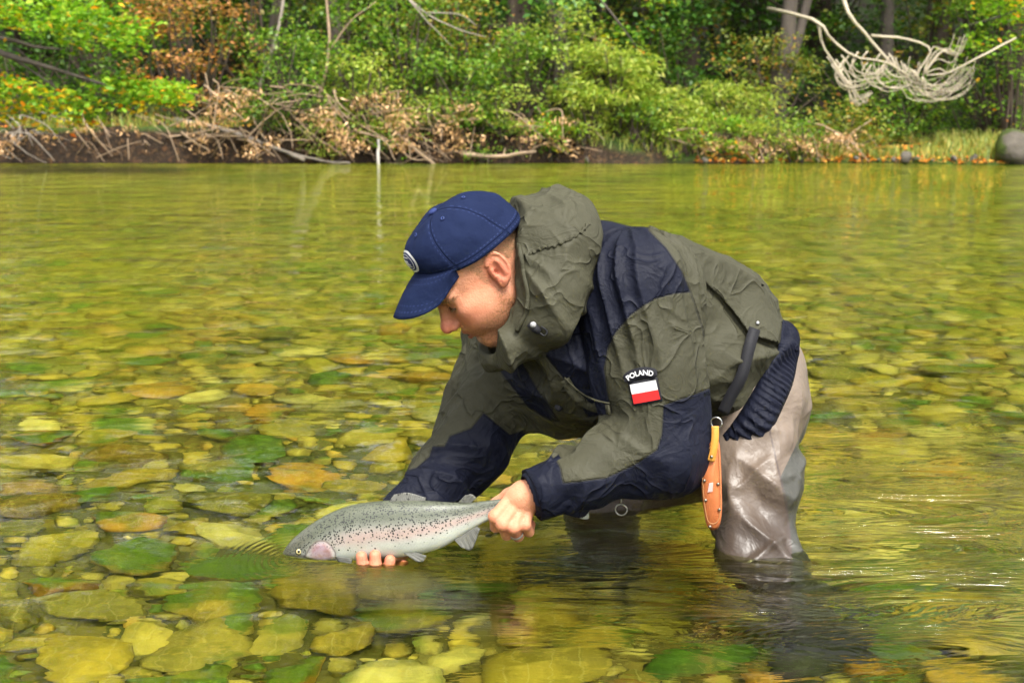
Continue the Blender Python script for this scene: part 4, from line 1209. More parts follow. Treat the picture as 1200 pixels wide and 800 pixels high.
# hood and collar, gathered behind the head
hoodc = [(P(632, 266, 2.50), .055), (P(654, 288, 2.45), .060), (P(646, 335, 2.42), .054), (P(632, 378, 2.40), .044), (P(612, 402, 2.42), .034), (P(588, 408, 2.50), .028)]
hoodf = [(P(640, 270, 2.56), .062), (P(628, 292, 2.64), .062), (P(610, 350, 2.66), .055), (P(592, 395, 2.60), .035), (P(588, 408, 2.50), .028)]
def hood_sdf(p):
    d = smin(chain(p, hoodc, .02), chain(p, hoodf, .02), .03)
    d = smin(d, ell(p, P(654, 264, 2.50), (.055, .075, .044)), .03)
    def rel(p):
        u = w2h(p)
        return -.0150 * ridge(np.stack([u[:, 0] * 13 + u[:, 2] * 5, u[:, 1] * 7, u[:, 2] * 4], 1), 41) - .0050 * ridge(u * (26, 18, 12), 43)
    d = detail(p, d, rel)
    u = w2h(p)
    keep = ell(u, (.008, 0, .035), (.108, .084, .125))
    keep = np.minimum(keep, cone(u, (-.02, 0, -.02), (.03, 0, -.12), .070, .066))
    keep = np.minimum(keep, ell(u, (.056, 0, -.052), (.070, .072, .078)))
    keep = np.minimum(keep, ball(u, (.0, .075, .0), .038))
    return smax(d, -keep, .006)
V, F = surfnet(hood_sdf, (-.12, 2.25, .28), (.30, 2.90, .98), .0032)
me = mesh_np('hood', V, F)
local(link('hood', me, M_HOOD), person)
# gathered channel round the hood's edge and knitted collar inside
def on_head(pts): return [h2w(p_) for p_ in pts]
kn_pts = spline([P(612, 300, 2.44), P(618, 328, 2.415), P(620, 350, 2.402), P(616, 368, 2.398), P(607, 383, 2.405), P(596, 392, 2.43)], 24)
local(link('knit_collar', tube([(kn_pts, .0085)], 8), plain('knitted navy collar', (.012, .014, .025), .9, var=.5, scale=220, bump=.002)), person)

# ------------------------------------------------------------------ waders
hipL, knL, anL = P(882, 470, 2.64), P(889, 668, 2.455), P(889, 668, 2.455) + (.12, -.06, -.30)
hipR, knR = P(850, 515, 2.84), P(705, 590, 2.76)
anR = np.array([knR[0] + .02, knR[1] + .05, -.40])
def wader_sdf(p):
    d = chain(p, [(P(872, 440, 2.73), .118), (P(872, 475, 2.73), .128)], .03)
    lg = chain(p, [(hipL, .092), (hipL * .5 + knL * .5 + (-.002, 0, 0), .075), (knL, .066), (anL, .062)], .03)
    rg = chain(p, [(hipR, .112), (knR, .078), (anR, .062)], .03)
    def fold(pm):
        t, an = arm_uv(pm, hipL, knL)
        zz = np.abs(((an / 6.2832 * 2.5 + .15) % 1) - .5) * .13 + .02 * noise(pm * 8, 50)
        return -(ridge(np.stack([(t + zz) * 11, an * .7, an * 0], 1), 51) * .0120 + ridge(np.stack([(t - zz) * 20, an * 1.1, an * 0], 1), 52) * .0045) * sstep(t, -.06, .08)
    lg = detail(p, lg, fold, .035)
    rg = detail(p, rg, lambda q: -.006 * ridge(q * (14, 11, 16), 53))
    d = detail(p, d, lambda q: -.004 * ridge(q * (16, 12, 22), 54))
    return smin(smin(d, lg, .05), rg, .05)
V, F = surfnet(wader_sdf, (-.05, 2.2, -.46), (.75, 3.15, .62), .0036)
pw = proj(V)
me = mesh_np('waders', V, F)
tan_line = [(915, 300), (905, 400), (903, 460), (902, 500), (912, 545), (922, 580), (927, 640), (935, 700)]
sl_ = np.array([(892, 330), (904, 470), (901, 500), (911, 545), (921, 585), (926, 630), (930, 700)], float)
ls_d = np.abs(pw[:, 0] - np.interp(pw[:, 1], sl_[:, 1], sl_[:, 0]))
attr(me, 'seam', np.where(V[:, 2] > -.06, ls_d, 50))
attr(me, 'panel', pw[:, 0] - np.interp(pw[:, 1], [400, 490, 560, 600, 640], [975, 948, 914, 922, 928]))
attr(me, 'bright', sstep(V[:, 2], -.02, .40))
attr(me, 'wet_shade', 1 - sstep(V[:, 2] + .025 * noise(V * 14, 81), .035, .13))
def mat_wader():
    m = NT('wader fabric'); v = m.coord()
    n = m.noise(v, 26, 4); n2 = m.noise(v, 7, 4, .6)
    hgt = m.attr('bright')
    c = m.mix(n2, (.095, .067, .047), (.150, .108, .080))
    c = m.mix(m.math('MULTIPLY', hgt, .8), c, m.mix(n2, (.20, .155, .118), (.265, .208, .160)))   # paler towards the top: light from above painted into the fabric
    c = m.mix(m.math('MULTIPLY', m.attr('wet_shade'), .75), c, (.040, .028, .021))      # soaked cloth by the water, with the far leg's shade painted in
    c = m.mix(m.step(m.attr('panel'), -.5, .5), c, (.055, .054, .044))
    c = m.mix(m.math('MULTIPLY', m.step(m.attr('seam'), 1.8, .5), .75), c, (.07, .05, .045))
    wv = m.n('TexNoise', i_Scale=13.0, i_Detail=3.0, i_Distortion=1.2); m.put(wv.inputs['Vector'], v)
    h = m.math('ADD', m.math('MULTIPLY', n, .004), m.math('MULTIPLY', m.math('ABSOLUTE', m.math('SUBTRACT', wv.outputs[0], .5)), -.006))
    m.bsdf(c, m.math('SUBTRACT', .62, m.math('MULTIPLY', m.step(hgt, .75, .2), .20)), m.bump(h, 1, 1), Specular_IOR_Level=.35)
    return m.m
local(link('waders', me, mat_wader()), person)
M_BOOT = plain('dark wading boot', (.045, .045, .04), .7, var=.4, scale=40, bump=.003)
for an_, fw in ((anL, N3([-.55, -.75, 0])), (anR, N3([-.9, -.3, 0]))):
    def boot_sdf(p, an_=an_, fw=fw):
        s = np.cross(fw, [0, 0, 1])
        d = cone(p, an_ + (0, 0, .08), an_ + (0, 0, -.03), .068, .062)
        d = smin(d, cone(p, an_ + fw * -.03 + (0, 0, -.045), an_ + fw * .15 + (0, 0, -.06), .046, .042), .03)
        return smax(d, -(p[:, 2] - an_[2] + .095), .005) - .002 * ridge(p * 30, 61)
    V, F = surfnet(boot_sdf, an_ - .25, an_ + .25, .007)
    local(link('boot', mesh_np('boot', V, F), M_BOOT), person)

# elastic waistband: a ruched navy band between jacket hem and waders
ref = N3(np.cross(bx_, [0, 1, 0])); r2 = np.cross(bx_, ref)
def shell_r(origin, dirs, f, r0=.10):
    rr = np.full(len(dirs), r0)
    for _ in range(40):
        rr = rr - f(origin + dirs * rr[:, None]) * .7
    return rr
nb = 420; an = np.linspace(0, 2 * math.pi, nb, endpoint=False)
dirs = np.cos(an)[:, None] * ref + np.sin(an)[:, None] * r2
rows = []
zs = np.linspace(-.022, .040, 9)
f0 = lambda p: np.minimum(jacket_sdf(p), wader_sdf(p))
for z in zs:
    rr = shell_r(bc + bx_ * z, dirs, f0)
    rr = np.convolve(np.r_[rr[-8:], rr, rr[:8]], np.ones(17) / 17, 'valid')
    pl = .0032 * np.sin(an * 95 + 1.5 * np.sin(an * 9) + z * 30) * (1 - (abs(z - .009) / .034) ** 2)
    rows.append(bc + bx_ * z + dirs * (np.minimum(rr, .21) + .013 - .012 * ((z - .009) / .031) ** 4 + pl)[:, None])
V = np.concatenate(rows); F = []
i, j = np.meshgrid(np.arange(len(zs) - 1), np.arange(nb), indexing='ij'); j2 = (j + 1) % nb
F = np.stack([i * nb + j, i * nb + j2, (i + 1) * nb + j2, (i + 1) * nb + j], -1).reshape(-1, 4)
wb = link('waistband', mesh_np('waistband', V, F), M_NAVY)
sm_ = wb.modifiers.new('thick', 'SOLIDIFY'); sm_.thickness = .006
local(wb, person)

# straps and flap conformed to the jacket
cam_o = Vector((0, 0, CAM_H))
def hit(px, py, bvh=None, lift=.003):
    d_ = Vector(ray(px, py)).normalized()
    h_, n_, _, _ = (bvh or JB).ray_cast(cam_o, d_)
    if h_ is None: return None
    if n_.dot(d_) > 0: n_ = -n_
    return np.array(h_ + n_ * lift)
def ribbon(pts, width, nrm_toward=(0, -1, .2), thick=.003, n=24, name='strap', wid2=None):
    p_ = spline(pts, n); t = np.gradient(p_, axis=0); t /= np.linalg.norm(t, axis=1)[:, None]
    s = np.cross(t, np.asarray(nrm_toward, float)); s /= np.linalg.norm(s, axis=1)[:, None]
    nn = np.cross(s, t)
    w_ = np.linspace(width, wid2 or width, n)[:, None] / 2
    V = np.concatenate([p_ - s * w_ - nn * thick / 2, p_ + s * w_ - nn * thick / 2, p_ + s * w_ + nn * thick / 2, p_ - s * w_ + nn * thick / 2])
    F = []
    for k in range(4):
        for q_ in range(n - 1):
            F.append((k * n + q_, k * n + q_ + 1, ((k + 1) % 4) * n + q_ + 1, ((k + 1) % 4) * n + q_))
    F += [(0, n, 2 * n, 3 * n), (n - 1, 4 * n - 1, 3 * n - 1, 2 * n - 1)]
    return mesh_np(name, V, F)
def hits(lst, lift=.003, bvh=None):
    o = [hit(x, y, bvh, lift) for x, y in lst]
    return [v for v in o if v is not None]
pt = hits([(880, 388), (874, 410), (864, 436), (853, 458)], .013)
pt.append(pt[-1] + np.array([-.014, .006, -.034]))
if len(pt) > 2: local(link('strap', ribbon(pt, .021), M_BLACK, smooth=False), person)
# ------------------------------------------------------------------ cap
_ct = R(-8); _cc, _cs = math.cos(_ct), math.sin(_ct)
CR = np.array([[_cc, 0, _cs], [0, 1, 0], [-_cs, 0, _cc]])     # q' = q @ CR.T pitches the cap up
def c2w(q): return h2w((np.asarray(q, float) - (0, 0, .05)) @ CR.T + (-.011, 0, .049))
CM = HM @ CR
def mat_cap():
    m = NT('blue cotton cap'); v = m.coord()
    n = m.noise(v, 45, 4); n3 = m.noise(v, 11, 3); n2 = m.noise(v, 1100, 2)
    c = m.mix(n3, (.0075, .0125, .040), (.0135, .022, .062))
    s = m.attr('seam')
    st = m.step(m.math('SINE', m.math('MULTIPLY', m.attr('along'), 900.0)), .0, .3)
    line = m.step(m.math('ABSOLUTE', m.math('SUBTRACT', s, .0038)), .0011, .0005)
    c = m.mix(m.math('MULTIPLY', m.math('MULTIPLY', line, st), .55), c, (.035, .05, .14))
    groove = m.step(s, .0013, .0004)
    c = m.mix(m.math('MULTIPLY', groove, .7), c, (.004, .008, .03))
    h = m.math('ADD', m.math('MULTIPLY', n, .003), m.math('MULTIPLY', n2, .0002))
    h = m.math('SUBTRACT', h, m.math('MULTIPLY', groove, .001))
    m.bsdf(c, .85, m.bump(h, 1, 1), Specular_IOR_Level=.05)
    return m.m
M_CAP = mat_cap()
def crown_pt(th, t):                   # th: angle from the front, t: 0 edge .. 1 top
    f = np.cos(th); s = np.sin(th)
    ez = .038 + .026 * np.clip(f, 0, 1) ** 2 - .006 * np.clip(-f, 0, 1)
    rx = np.where(f > 0, .103, .106); ry = .0865
    el_ = t * (math.pi / 2)
    prof = np.cos(el_) ** .68
    hgt = ez + (.134 - ez) * np.sin(el_) ** .95
    cx = -.006 + .016 * np.sin(el_)
    bul = 1 + .035 * np.sin(np.pi * np.clip(t * 1.1, 0, 1)) * (.4 + .6 * np.clip(f, 0, 1))
    return np.stack([cx + rx * f * prof * bul, ry * s * prof * bul, hgt], -1)
nth, nt = 150, 46
TH, TT = np.meshgrid(np.linspace(0, 2 * math.pi, nth, endpoint=False), np.linspace(0, 1, nt) ** .9, indexing='ij')
Q = crown_pt(TH.ravel(), TT.ravel())
seamang = np.abs((TH.ravel() + math.pi) % (math.pi / 3) - 0)
seamang = np.minimum(seamang, math.pi / 3 - seamang)
rad = np.hypot(Q[:, 0] + .004, Q[:, 1])
sdist = seamang * rad
dent = -.0050 * ridge(Q * (12, 16, 10) + 3, 71) - .0020 * fbm(Q * 30, 72, 2) - .0010 * np.exp(-(sdist / .003) ** 2)
cen = np.array([-.002, 0, .06]); dirn = (Q - cen); dirn /= np.linalg.norm(dirn, axis=1)[:, None]
Q = Q + dirn * (dent * sstep(TT.ravel(), .0, .15))[:, None]
i, j = np.meshgrid(np.arange(nth), np.arange(nt - 1), indexing='ij'); i2 = (i + 1) % nth
Fq = np.stack([i * nt + j, i2 * nt + j, i2 * nt + j + 1, i * nt + j + 1], -1).reshape(-1, 4)
me = mesh_np('cap', c2w(Q), Fq)
attr(me, 'seam', np.minimum(sdist + (TT.ravel() < .02) * 0, np.abs(TT.ravel() - .06) * .14 + .0016 * 0 + (TT.ravel() > .12) * .02)); attr(me, 'along', np.where(np.abs(TT.ravel() - .06) * .14 < sdist, TH.ravel() * .09, Q[:, 2]))
cap = link('cap', me, M_CAP)
md = cap.modifiers.new('thick', 'SOLIDIFY'); md.thickness = .003; md.offset = -1
local(cap, person)
def capchild(name, me, mat, smooth=True):
    o = link(name, me, mat, smooth=smooth); o.parent = cap; return o
CV = c2w(Q)
CB = BVHTree.FromPolygons([tuple(v) for v in CV.tolist()], Fq.tolist())
# brim
ns, nr = 60, 16
SS, RR = np.meshgrid(np.linspace(-1, 1, ns), np.linspace(0, 1, nr), indexing='ij')
th = SS.ravel() * R(58); rr = RR.ravel()
root = crown_pt(th, np.full(th.shape, .0)); root[:, 2] += .004
ph = SS.ravel() * math.pi / 2
tip = np.stack([.052 + .124 * np.clip(np.cos(ph), 0, 1) ** .55, .062 * np.sin(ph), np.zeros(len(ph))], 1)
Bq = root + (tip - root) * rr[:, None]
Bq[:, 2] = root[:, 2] - (root[:, 2] - .034) * rr + .004 * np.sin(np.pi * rr) - 5.0 * Bq[:, 1] ** 2 * sstep(Bq[:, 0], .045, .12) * sstep(rr, 0, .8)
i, j = np.meshgrid(np.arange(ns - 1), np.arange(nr - 1), indexing='ij')
Fb = np.stack([i * nr + j, i * nr + j + 1, (i + 1) * nr + j + 1, (i + 1) * nr + j], -1).reshape(-1, 4)
me = mesh_np('brim', c2w(Bq), Fb)
fr = (rr * 7) % 1
attr(me, 'seam', np.minimum(fr, 1 - fr) * .0105 + .0028); attr(me, 'along', SS.ravel() * .1)
o = capchild('brim', me, M_CAP)
md = o.modifiers.new('thick', 'SOLIDIFY'); md.thickness = .0035; md.offset = 0
V, F = ico(3)
V = V * (.0085, .0085, .0045)
o = capchild('button', mesh_np('button', c2w(V + np.array([.010, 0, .1345])), F), plain('cap button', (.02, .035, .13), .8))
for ang in (R(28), R(88), R(150)):
    c = crown_pt(np.array([ang]), np.array([.72]))[0]; n_ = N3(c - cen)
    V, F = ico(2)
    rt = np.linspace(0, 2 * math.pi, 17); s1 = N3(np.cross(n_, [0, 0, 1])); s2 = np.cross(n_, s1)
    pts = c + n_ * .0005 + .0026 * (np.cos(rt)[:, None] * s1 + np.sin(rt)[:, None] * s2)
    capchild('eyelet', tube([(c2w(pts), .0009)], 6), plain('eyelet thread', (.03, .05, .17), .7))

# text helper: letters as a thin mesh in the plane
def text_mesh(s, size, extr=.0004, bold=0.0):
    cu = bpy.data.curves.new('txt', 'FONT'); cu.body = s; cu.size = size; cu.align_x = 'CENTER'; cu.align_y = 'CENTER'; cu.extrude = extr; cu.resolution_u = 3; cu.offset = bold
    ob = bpy.data.objects.new('txt', cu); col.objects.link(ob)
    bpy.context.view_layer.update()
    me = bpy.data.meshes.new_from_object(ob.evaluated_get(bpy.context.evaluated_depsgraph_get()))
    bpy.data.objects.remove(ob)
    return me
def conform(me, c, ux, uy, n_, bvh, lift, sub=0):    # plane coords -> on the cloth
    if sub:
        bm = bmesh.new(); bm.from_mesh(me); bmesh.ops.subdivide_edges(bm, edges=bm.edges[:], cuts=sub, use_grid_fill=True); bm.to_mesh(me); bm.free()
    for v in me.vertices:
        p = c + ux * v.co.x + uy * v.co.y
        h_, nn, _, _ = bvh.ray_cast(Vector(p + n_ * .06), Vector(-n_), .12)
        base = np.array(h_) if h_ is not None else p
        v.co = Vector(base + n_ * (lift + v.co.z))
    me.update(); return me
def disc(rx, ry, n=36, z=0, r_in=0.0):
    a = np.linspace(0, 2 * math.pi, n, endpoint=False); V, F = [], []
    rings = [1, .66, .33] if r_in == 0 else [1, (1 + r_in) / 2, r_in]
    for q in rings: V += [(rx * q * math.cos(x), ry * q * math.sin(x), z) for x in a]
    for k in range(len(rings) - 1):
        for i in range(n): F.append((k * n + i, k * n + (i + 1) % n, (k + 1) * n + (i + 1) % n, (k + 1) * n + i))
    me = bpy.data.meshes.new('disc')
    if r_in == 0: F.append(tuple(2 * n + i for i in range(n)))
    me.from_pydata(V, [], F); return me
M_WHITE = plain('white thread', (.75, .75, .74), .7, var=.08, scale=400)
M_NAVYT = plain('navy thread', (.02, .03, .10), .8)
# oval badge on the cap front
lc_th = R(6)
c = crown_pt(np.array([lc_th]), np.array([.30]))[0]
c2 = crown_pt(np.array([lc_th]), np.array([.40]))[0]
uyl = N3(c2 - c); uxl = np.array([0, 1.0, 0]); nl = N3(np.cross(uxl, uyl)); 
if nl[0] < 0: nl = -nl
cw, uxw, uyw, nw = c2w(c), uxl @ CM.T, uyl @ CM.T, nl @ CM.T
bd = capchild('badge', conform(disc(.030, .0205), cw, uxw, uyw, nw, CB, .0012, 1), M_WHITE)
o = link('badge_field', conform(disc(.0265, .0172), cw, uxw, uyw, nw, CB, .0018, 1), M_NAVYT); o.parent = bd
o = link('badge_line', conform(disc(.0235, .0145, r_in=.93), cw, uxw, uyw, nw, CB, .0024), M_WHITE); o.parent = bd
o = link('badge_text', conform(text_mesh('ms.', .0185, .0002, .0004), cw, uxw, uyw, nw, CB, .0026), M_WHITE, smooth=False); o.parent = bd
for dy in (.0085, -.0085):
    me = bpy.data.meshes.new('bar'); me.from_pydata([(-.013, dy - .001, 0), (.013, dy - .001, 0), (.013, dy + .001, 0), (-.013, dy + .001, 0)], [], [(0, 1, 2, 3)])
    o = link('badge_bar', conform(me, cw, uxw, uyw, nw, CB, .0026, 4), M_WHITE); o.parent = bd

# ------------------------------------------------------------------ sleeve patches
def frame_at(px, py, ang):
    c = hit(px, py, None, 0); c1 = hit(px + 12, py, None, 0); c0 = hit(px - 12, py, None, 0); d1 = hit(px, py - 12, None, 0); d0 = hit(px, py + 12, None, 0)
    ux = N3(c1 - c0); uy = N3(d1 - d0); n_ = N3(np.cross(ux, uy)); uy = N3(np.cross(n_, ux))
    ca, sa = math.cos(ang), math.sin(ang)
    return c, ux * ca + uy * sa, -ux * sa + uy * ca, n_
def rect(w_, h_, z=0):
    me = bpy.data.meshes.new('rect'); me.from_pydata([(-w_, -h_, z), (w_, -h_, z), (w_, h_, z), (-w_, h_, z)], [], [(0, 1, 2, 3)]); return me
M_RED = plain('red patch thread', (.62, .02, .02), .7, var=.1, scale=400)
M_BLK = plain('black patch thread', (.010, .010, .014), .8, var=.2, scale=400)
c, ux, uy, nn = frame_at(756, 459, R(10))
fl = local(link('flag_patch', conform(rect(.0262, .0205), c, ux, uy, nn, JB, .0022, 5), M_BLK), person)
md = fl.modifiers.new('thick', 'SOLIDIFY'); md.thickness = .002
for nm, oy, mt in (('white_stripe', .0083, M_WHITE), ('red_stripe', -.0083, M_RED)):
    me = rect(.0233, .0083); 
    for v in me.vertices: v.co.y += oy
    o = link(nm, conform(me, c, ux, uy, nn, JB, .0030, 5), mt); o.parent = fl; o.matrix_parent_inverse = fl.matrix_world.inverted()
c, ux, uy, nn = frame_at(750, 437, R(10))
# curved tab with lettering
Rr = .050
def bend(me):
    for v in me.vertices:
        a = v.co.x / Rr; rr_ = Rr + v.co.y
        v.co.x = math.sin(a) * rr_; v.co.y = math.cos(a) * rr_ - Rr
    return me
def tab(w_, h_, n=18):
    V, F = [], []
    for k in range(n + 1):
        x = -w_ + 2 * w_ * k / n
        e = h_ * math.sqrt(max(0, 1 - max(0, (abs(x) - (w_ - h_)) / h_) ** 2)) if abs(x) > w_ - h_ else h_
        V += [(x, -e, 0), (x, 0, 0), (x, e, 0)]
    for k in range(n): F += [(k * 3, k * 3 + 3, k * 3 + 4, k * 3 + 1), (k * 3 + 1, k * 3 + 4, k * 3 + 5, k * 3 + 2)]
    me = bpy.data.meshes.new('tab'); me.from_pydata(V, [], F); return me
tb = local(link('name_tab', conform(bend(tab(.0310, .0098)), c, ux, uy, nn, JB, .0026), M_BLK), person)
md = tb.modifiers.new('thick', 'SOLIDIFY'); md.thickness = .002
o = link('lettering', conform(bend(text_mesh('POLAND', .0122, .0002, .0003)), c, ux, uy, nn, JB, .0036), M_WHITE, smooth=False); o.parent = tb
# ------------------------------------------------------------------ jacket fittings
M_METAL = plain('dull steel', (.55, .55, .54), .3, 1.0, .1, 120, .0001)
M_BRASS = plain('dark rivet metal', (.30, .27, .22), .35, 1.0)
def dome(name, px, py, r_, mat, bvh=None, parent=None, h=.5, lift=.0):
    c = hit(px, py, bvh, lift)
    if c is None: return None
    d_ = N3(np.array([0, 0, CAM_H]) - c)
    V, F = ico(2)
    s1 = N3(np.cross(d_, [0, 0, 1])); s2 = np.cross(d_, s1)
    M = np.stack([s1 * r_, s2 * r_, d_ * r_ * h], 0)
    return local(link(name, mesh_np(name, V @ M + c, F), mat), parent or person)
dome('snap', 655, 476, .0075, M_BLACK, None, None, .5, .002)
dome('snap', 887, 379, .004, M_METAL, None, None, .5, .002)
def hitpath(lst, lift, n=20):
    return spline(hits(lst, lift), n)
# chest pocket flap with its piping
pk = hitpath([(663, 443), (670, 455), (681, 467), (697, 475), (716, 479)], .004)
local(link('pocket_flap', ribbon(pk, .017, (0, -1, .1), .004), M_HOOD), person)
pk = hitpath([(663, 440), (671, 449), (683, 459), (700, 467), (717, 471)], .006)
local(link('pocket_piping', tube([(pk, .0018)], 6), M_HOOD), person)
# placket edge and hood cord with its lock
HB = None
for o in person.children:
    if o.name.startswith('hood'):
        HV = np.zeros(len(o.data.vertices) * 3); o.data.vertices.foreach_get('co', HV); HV = HV.reshape(-1, 3)
        HB = BVHTree.FromPolygons([tuple(v) for v in HV.tolist()], [tuple(p_.vertices) for p_ in o.data.polygons])
c0 = hit(626, 381, HB, .006)
if c0 is not None:
    d_ = N3(np.array([0, 0, CAM_H]) - c0)
    lk = local(link('cord_lock', tube([(np.array([c0 + (-.006, 0, .004), c0 + (.004, 0, -.004), c0 + (.012, 0, -.010)]), [.0055, .0075, .006])], 12), M_BLACK), person)
    V, F = ico(3)
    o = link('lock_button', mesh_np('lock_button', V * .0055 + c0 + d_ * .006 + np.array([.001, 0, .002]), F), plain('grey button', (.35, .35, .35), .25)); o.parent = lk
    cp = [c0 + (.010, 0, -.010), c0 + (.020, -.004, -.016), c0 + (.024, -.004, -.008), c0 + (.014, -.004, .0)]
    o = link('cord', tube([(spline(cp, 16), .0016)], 6), M_BLACK); o.parent = lk
# gathered seam across the hood
sp_ = [hit(x, y, HB, .0005) for x, y in ((611, 303), (622, 297), (636, 291), (652, 287), (668, 280), (682, 271), (690, 262))]
sp_ = [v for v in sp_ if v is not None]
if len(sp_) > 3:
    q_ = spline(sp_, 60); q_[:, 2] += .0022 * np.sin(np.linspace(0, 75, 60))
    local(link('gathered_seam', tube([(q_, .0028 + .0012 * np.sin(np.linspace(0, 95, 60)))], 6), M_HOOD), person)
q_ = [hit(x, y, HB, .001) for x, y in ((604, 268), (609, 290), (614, 320), (619, 345), (616, 368), (606, 388))]
q_ = [v for v in q_ if v is not None]
if len(q_) > 3: local(link('hood_hem', tube([(spline(q_, 30), .0045)], 7), M_HOOD), person)
# wedding ring
f = LH_f[2]; c = f[0][0] * .45 + f[1][0] * .55
c = f[1][0] * .35 + f[2][0] * .65; ax = N3(f[2][0] - f[1][0])
wr = local(link('finger_ring', lathe_ring(c - ax * .0022, ax, .0108, .0108, .0044, .0014, 28, 'finger_ring', 0), M_METAL), person)
# retractor ring on its cord, small float bottle below the sleeve
def ring_obj(name, label, c, rad, tr, cat, axis=(0, 1, .1), mat=None):
    ax = N3(axis); s1 = N3(np.cross(ax, [0, 0, 1])); s2 = np.cross(ax, s1)
    a = np.linspace(0, 2 * math.pi, 33)
    me = tube([(c + rad * (np.cos(a)[:, None] * s1 + np.sin(a)[:, None] * s2), tr)], 8)
    return link(name, me, mat or M_METAL)
rc_ = P(728, 597, 2.46)
t = empty('line_retractor', rc_); prop(t, 'small steel ring hanging on a cord below the navy sleeve', 'ring')
local(ring_obj('ring', '', rc_, .0105, .0014, 'ring', (.2, 1, .1)), t)
local(link('cord', tube([(spline([rc_ + (0, 0, .0105), rc_ + (.0, 0, .03), rc_ + (.004, .02, .08)], 8), .0016)], 6), M_METAL), t)
bc_ = P(685, 599, 2.45)
t = empty('float_bottle', bc_); prop(t, 'tiny clear bottle with blue cap hanging under the sleeve', 'bottle')
local(link('bottle', lathe_ring(bc_ - np.array([0, 0, .012]), (0, 0, 1), .0065, .006, .016, .002, 20, 'bottle', 0), plain('cloudy plastic', (.55, .58, .5), .15)), t)
local(link('cap', tube([(np.array([bc_ + (0, 0, .004), bc_ + (0, 0, .016)]), .0055)], 14), plain('blue cap plastic', (.02, .04, .35), .4)), t)
local(link('cord', tube([(spline([bc_ + (0, 0, .014), bc_ + (.002, 0, .05), bc_ + (.004, .02, .09)], 8), .001)], 5), M_BLACK), t)

# ------------------------------------------------------------------ knife sheath hanging from the belt
dk = 2.385
kt = P(838, 492, dk)
kn_ = empty('knife_sheath', kt); prop(kn_, 'orange leather knife sheath with riveted edge hanging beside wader leg', 'sheath')
ol = [(837, 515), (843, 519), (845, 545), (846, 575), (846, 600), (843, 616), (836, 621), (829, 617), (825, 600), (822, 570), (822, 545), (826, 528), (832, 516)]
ol = np.array(ol, float)
ol_s = spline(np.vstack([ol, ol[:1]]), 60)[:-1] if False else np.array(ol)
def slab(outline, d_, th, name, bev=.0012):
    n = len(outline); c2 = outline.mean(0)
    F3 = np.array([P(x, y, d_) for x, y in outline]); 
    inn = c2 + (outline - c2) * .93
    Fi = np.array([P(x, y, d_ - th / 2) for x, y in inn]); Bi = np.array([P(x, y, d_ + th / 2) for x, y in inn])
    cF = np.array([P(c2[0], c2[1], d_ - th * .75)]); cB = np.array([P(c2[0], c2[1], d_ + th * .75)])
    V = np.concatenate([F3, Fi, Bi, cF, cB]); F = []
    for i in range(n):
        j = (i + 1) % n
        F += [(i, j, n + j, n + i), (j, i, 2 * n + i, 2 * n + j)]
    T = [(n + i, n + (i + 1) % n, 3 * n) for i in range(n)] + [(2 * n + (i + 1) % n, 2 * n + i, 3 * n + 1) for i in range(n)]
    me = bpy.data.meshes.new(name); me.from_pydata(V.tolist(), [], [tuple(int(k) for k in f) for f in F] + [tuple(int(k) for k in f) for f in T])
    return me
def dense(o_, n=56): 
    p_ = np.vstack([o_, o_[:1]]); return spline(np.c_[p_, np.zeros(len(p_))], n)[:-1, :2]
def mat_leather(name, ca, cb):
    m = NT(name); v = m.coord(); n = m.noise(v, 55, 5, .6); n2 = m.noise(v, 500, 3)
    m.bsdf(m.mix(n, ca, cb), .5, m.bump(m.math('ADD', n, n2), .6, .001)); return m.m
sh = local(link('sheath', slab(dense(ol), dk, .012, 'sheath'), mat_leather('orange leather', (.48, .13, .04), (.66, .22, .08))), kn_)
ins = ol.mean(0) + (ol - ol.mean(0)) * .86
# stitched edge
sp_ = np.array([P(x, y, dk - .0085) for x, y in dense(ins, 70)])
o = link('stitching', tube([(sp_, .0006)], 5), plain('pale stitching', (.55, .28, .12), .6)); o.parent = sh
for x, y in ((825.5, 563), (841.5, 567), (827, 586), (843, 597), (832, 617)):
    V, F = ico(2); o = link('rivet', mesh_np('rivet', V * (.0030, .0022, .0030) + P(x, y, dk - .0085), F), M_BRASS); o.parent = sh
me = slab(np.array([(831, 566), (836, 565), (835, 576), (829, 577)], float), dk - .0092, .001, 'tag'); o = link('tag', me, plain('pink price tag', (.75, .42, .38), .7), smooth=False); o.parent = sh
st_pts = [P(838, 499, dk - .005), P(838, 512, dk - .009), P(836, 528, dk - .011), P(833, 540, dk - .011)]
stp = local(link('belt_loop', ribbon(st_pts, .0125, (0, -1, .1), .0035, 20, 'belt_loop'), mat_leather('yellow leather', (.55, .24, .03), (.72, .36, .07))), kn_)
V, F = ico(2); o = link('rivet', mesh_np('rivet', V * (.0030, .0022, .0030) + P(834, 535, dk - .0135), F), M_BRASS); o.parent = stp
local(ring_obj('ring', '', P(839.5, 495, dk - .004), .0095, .0013, 'ring', (.35, 1, .1)), kn_)
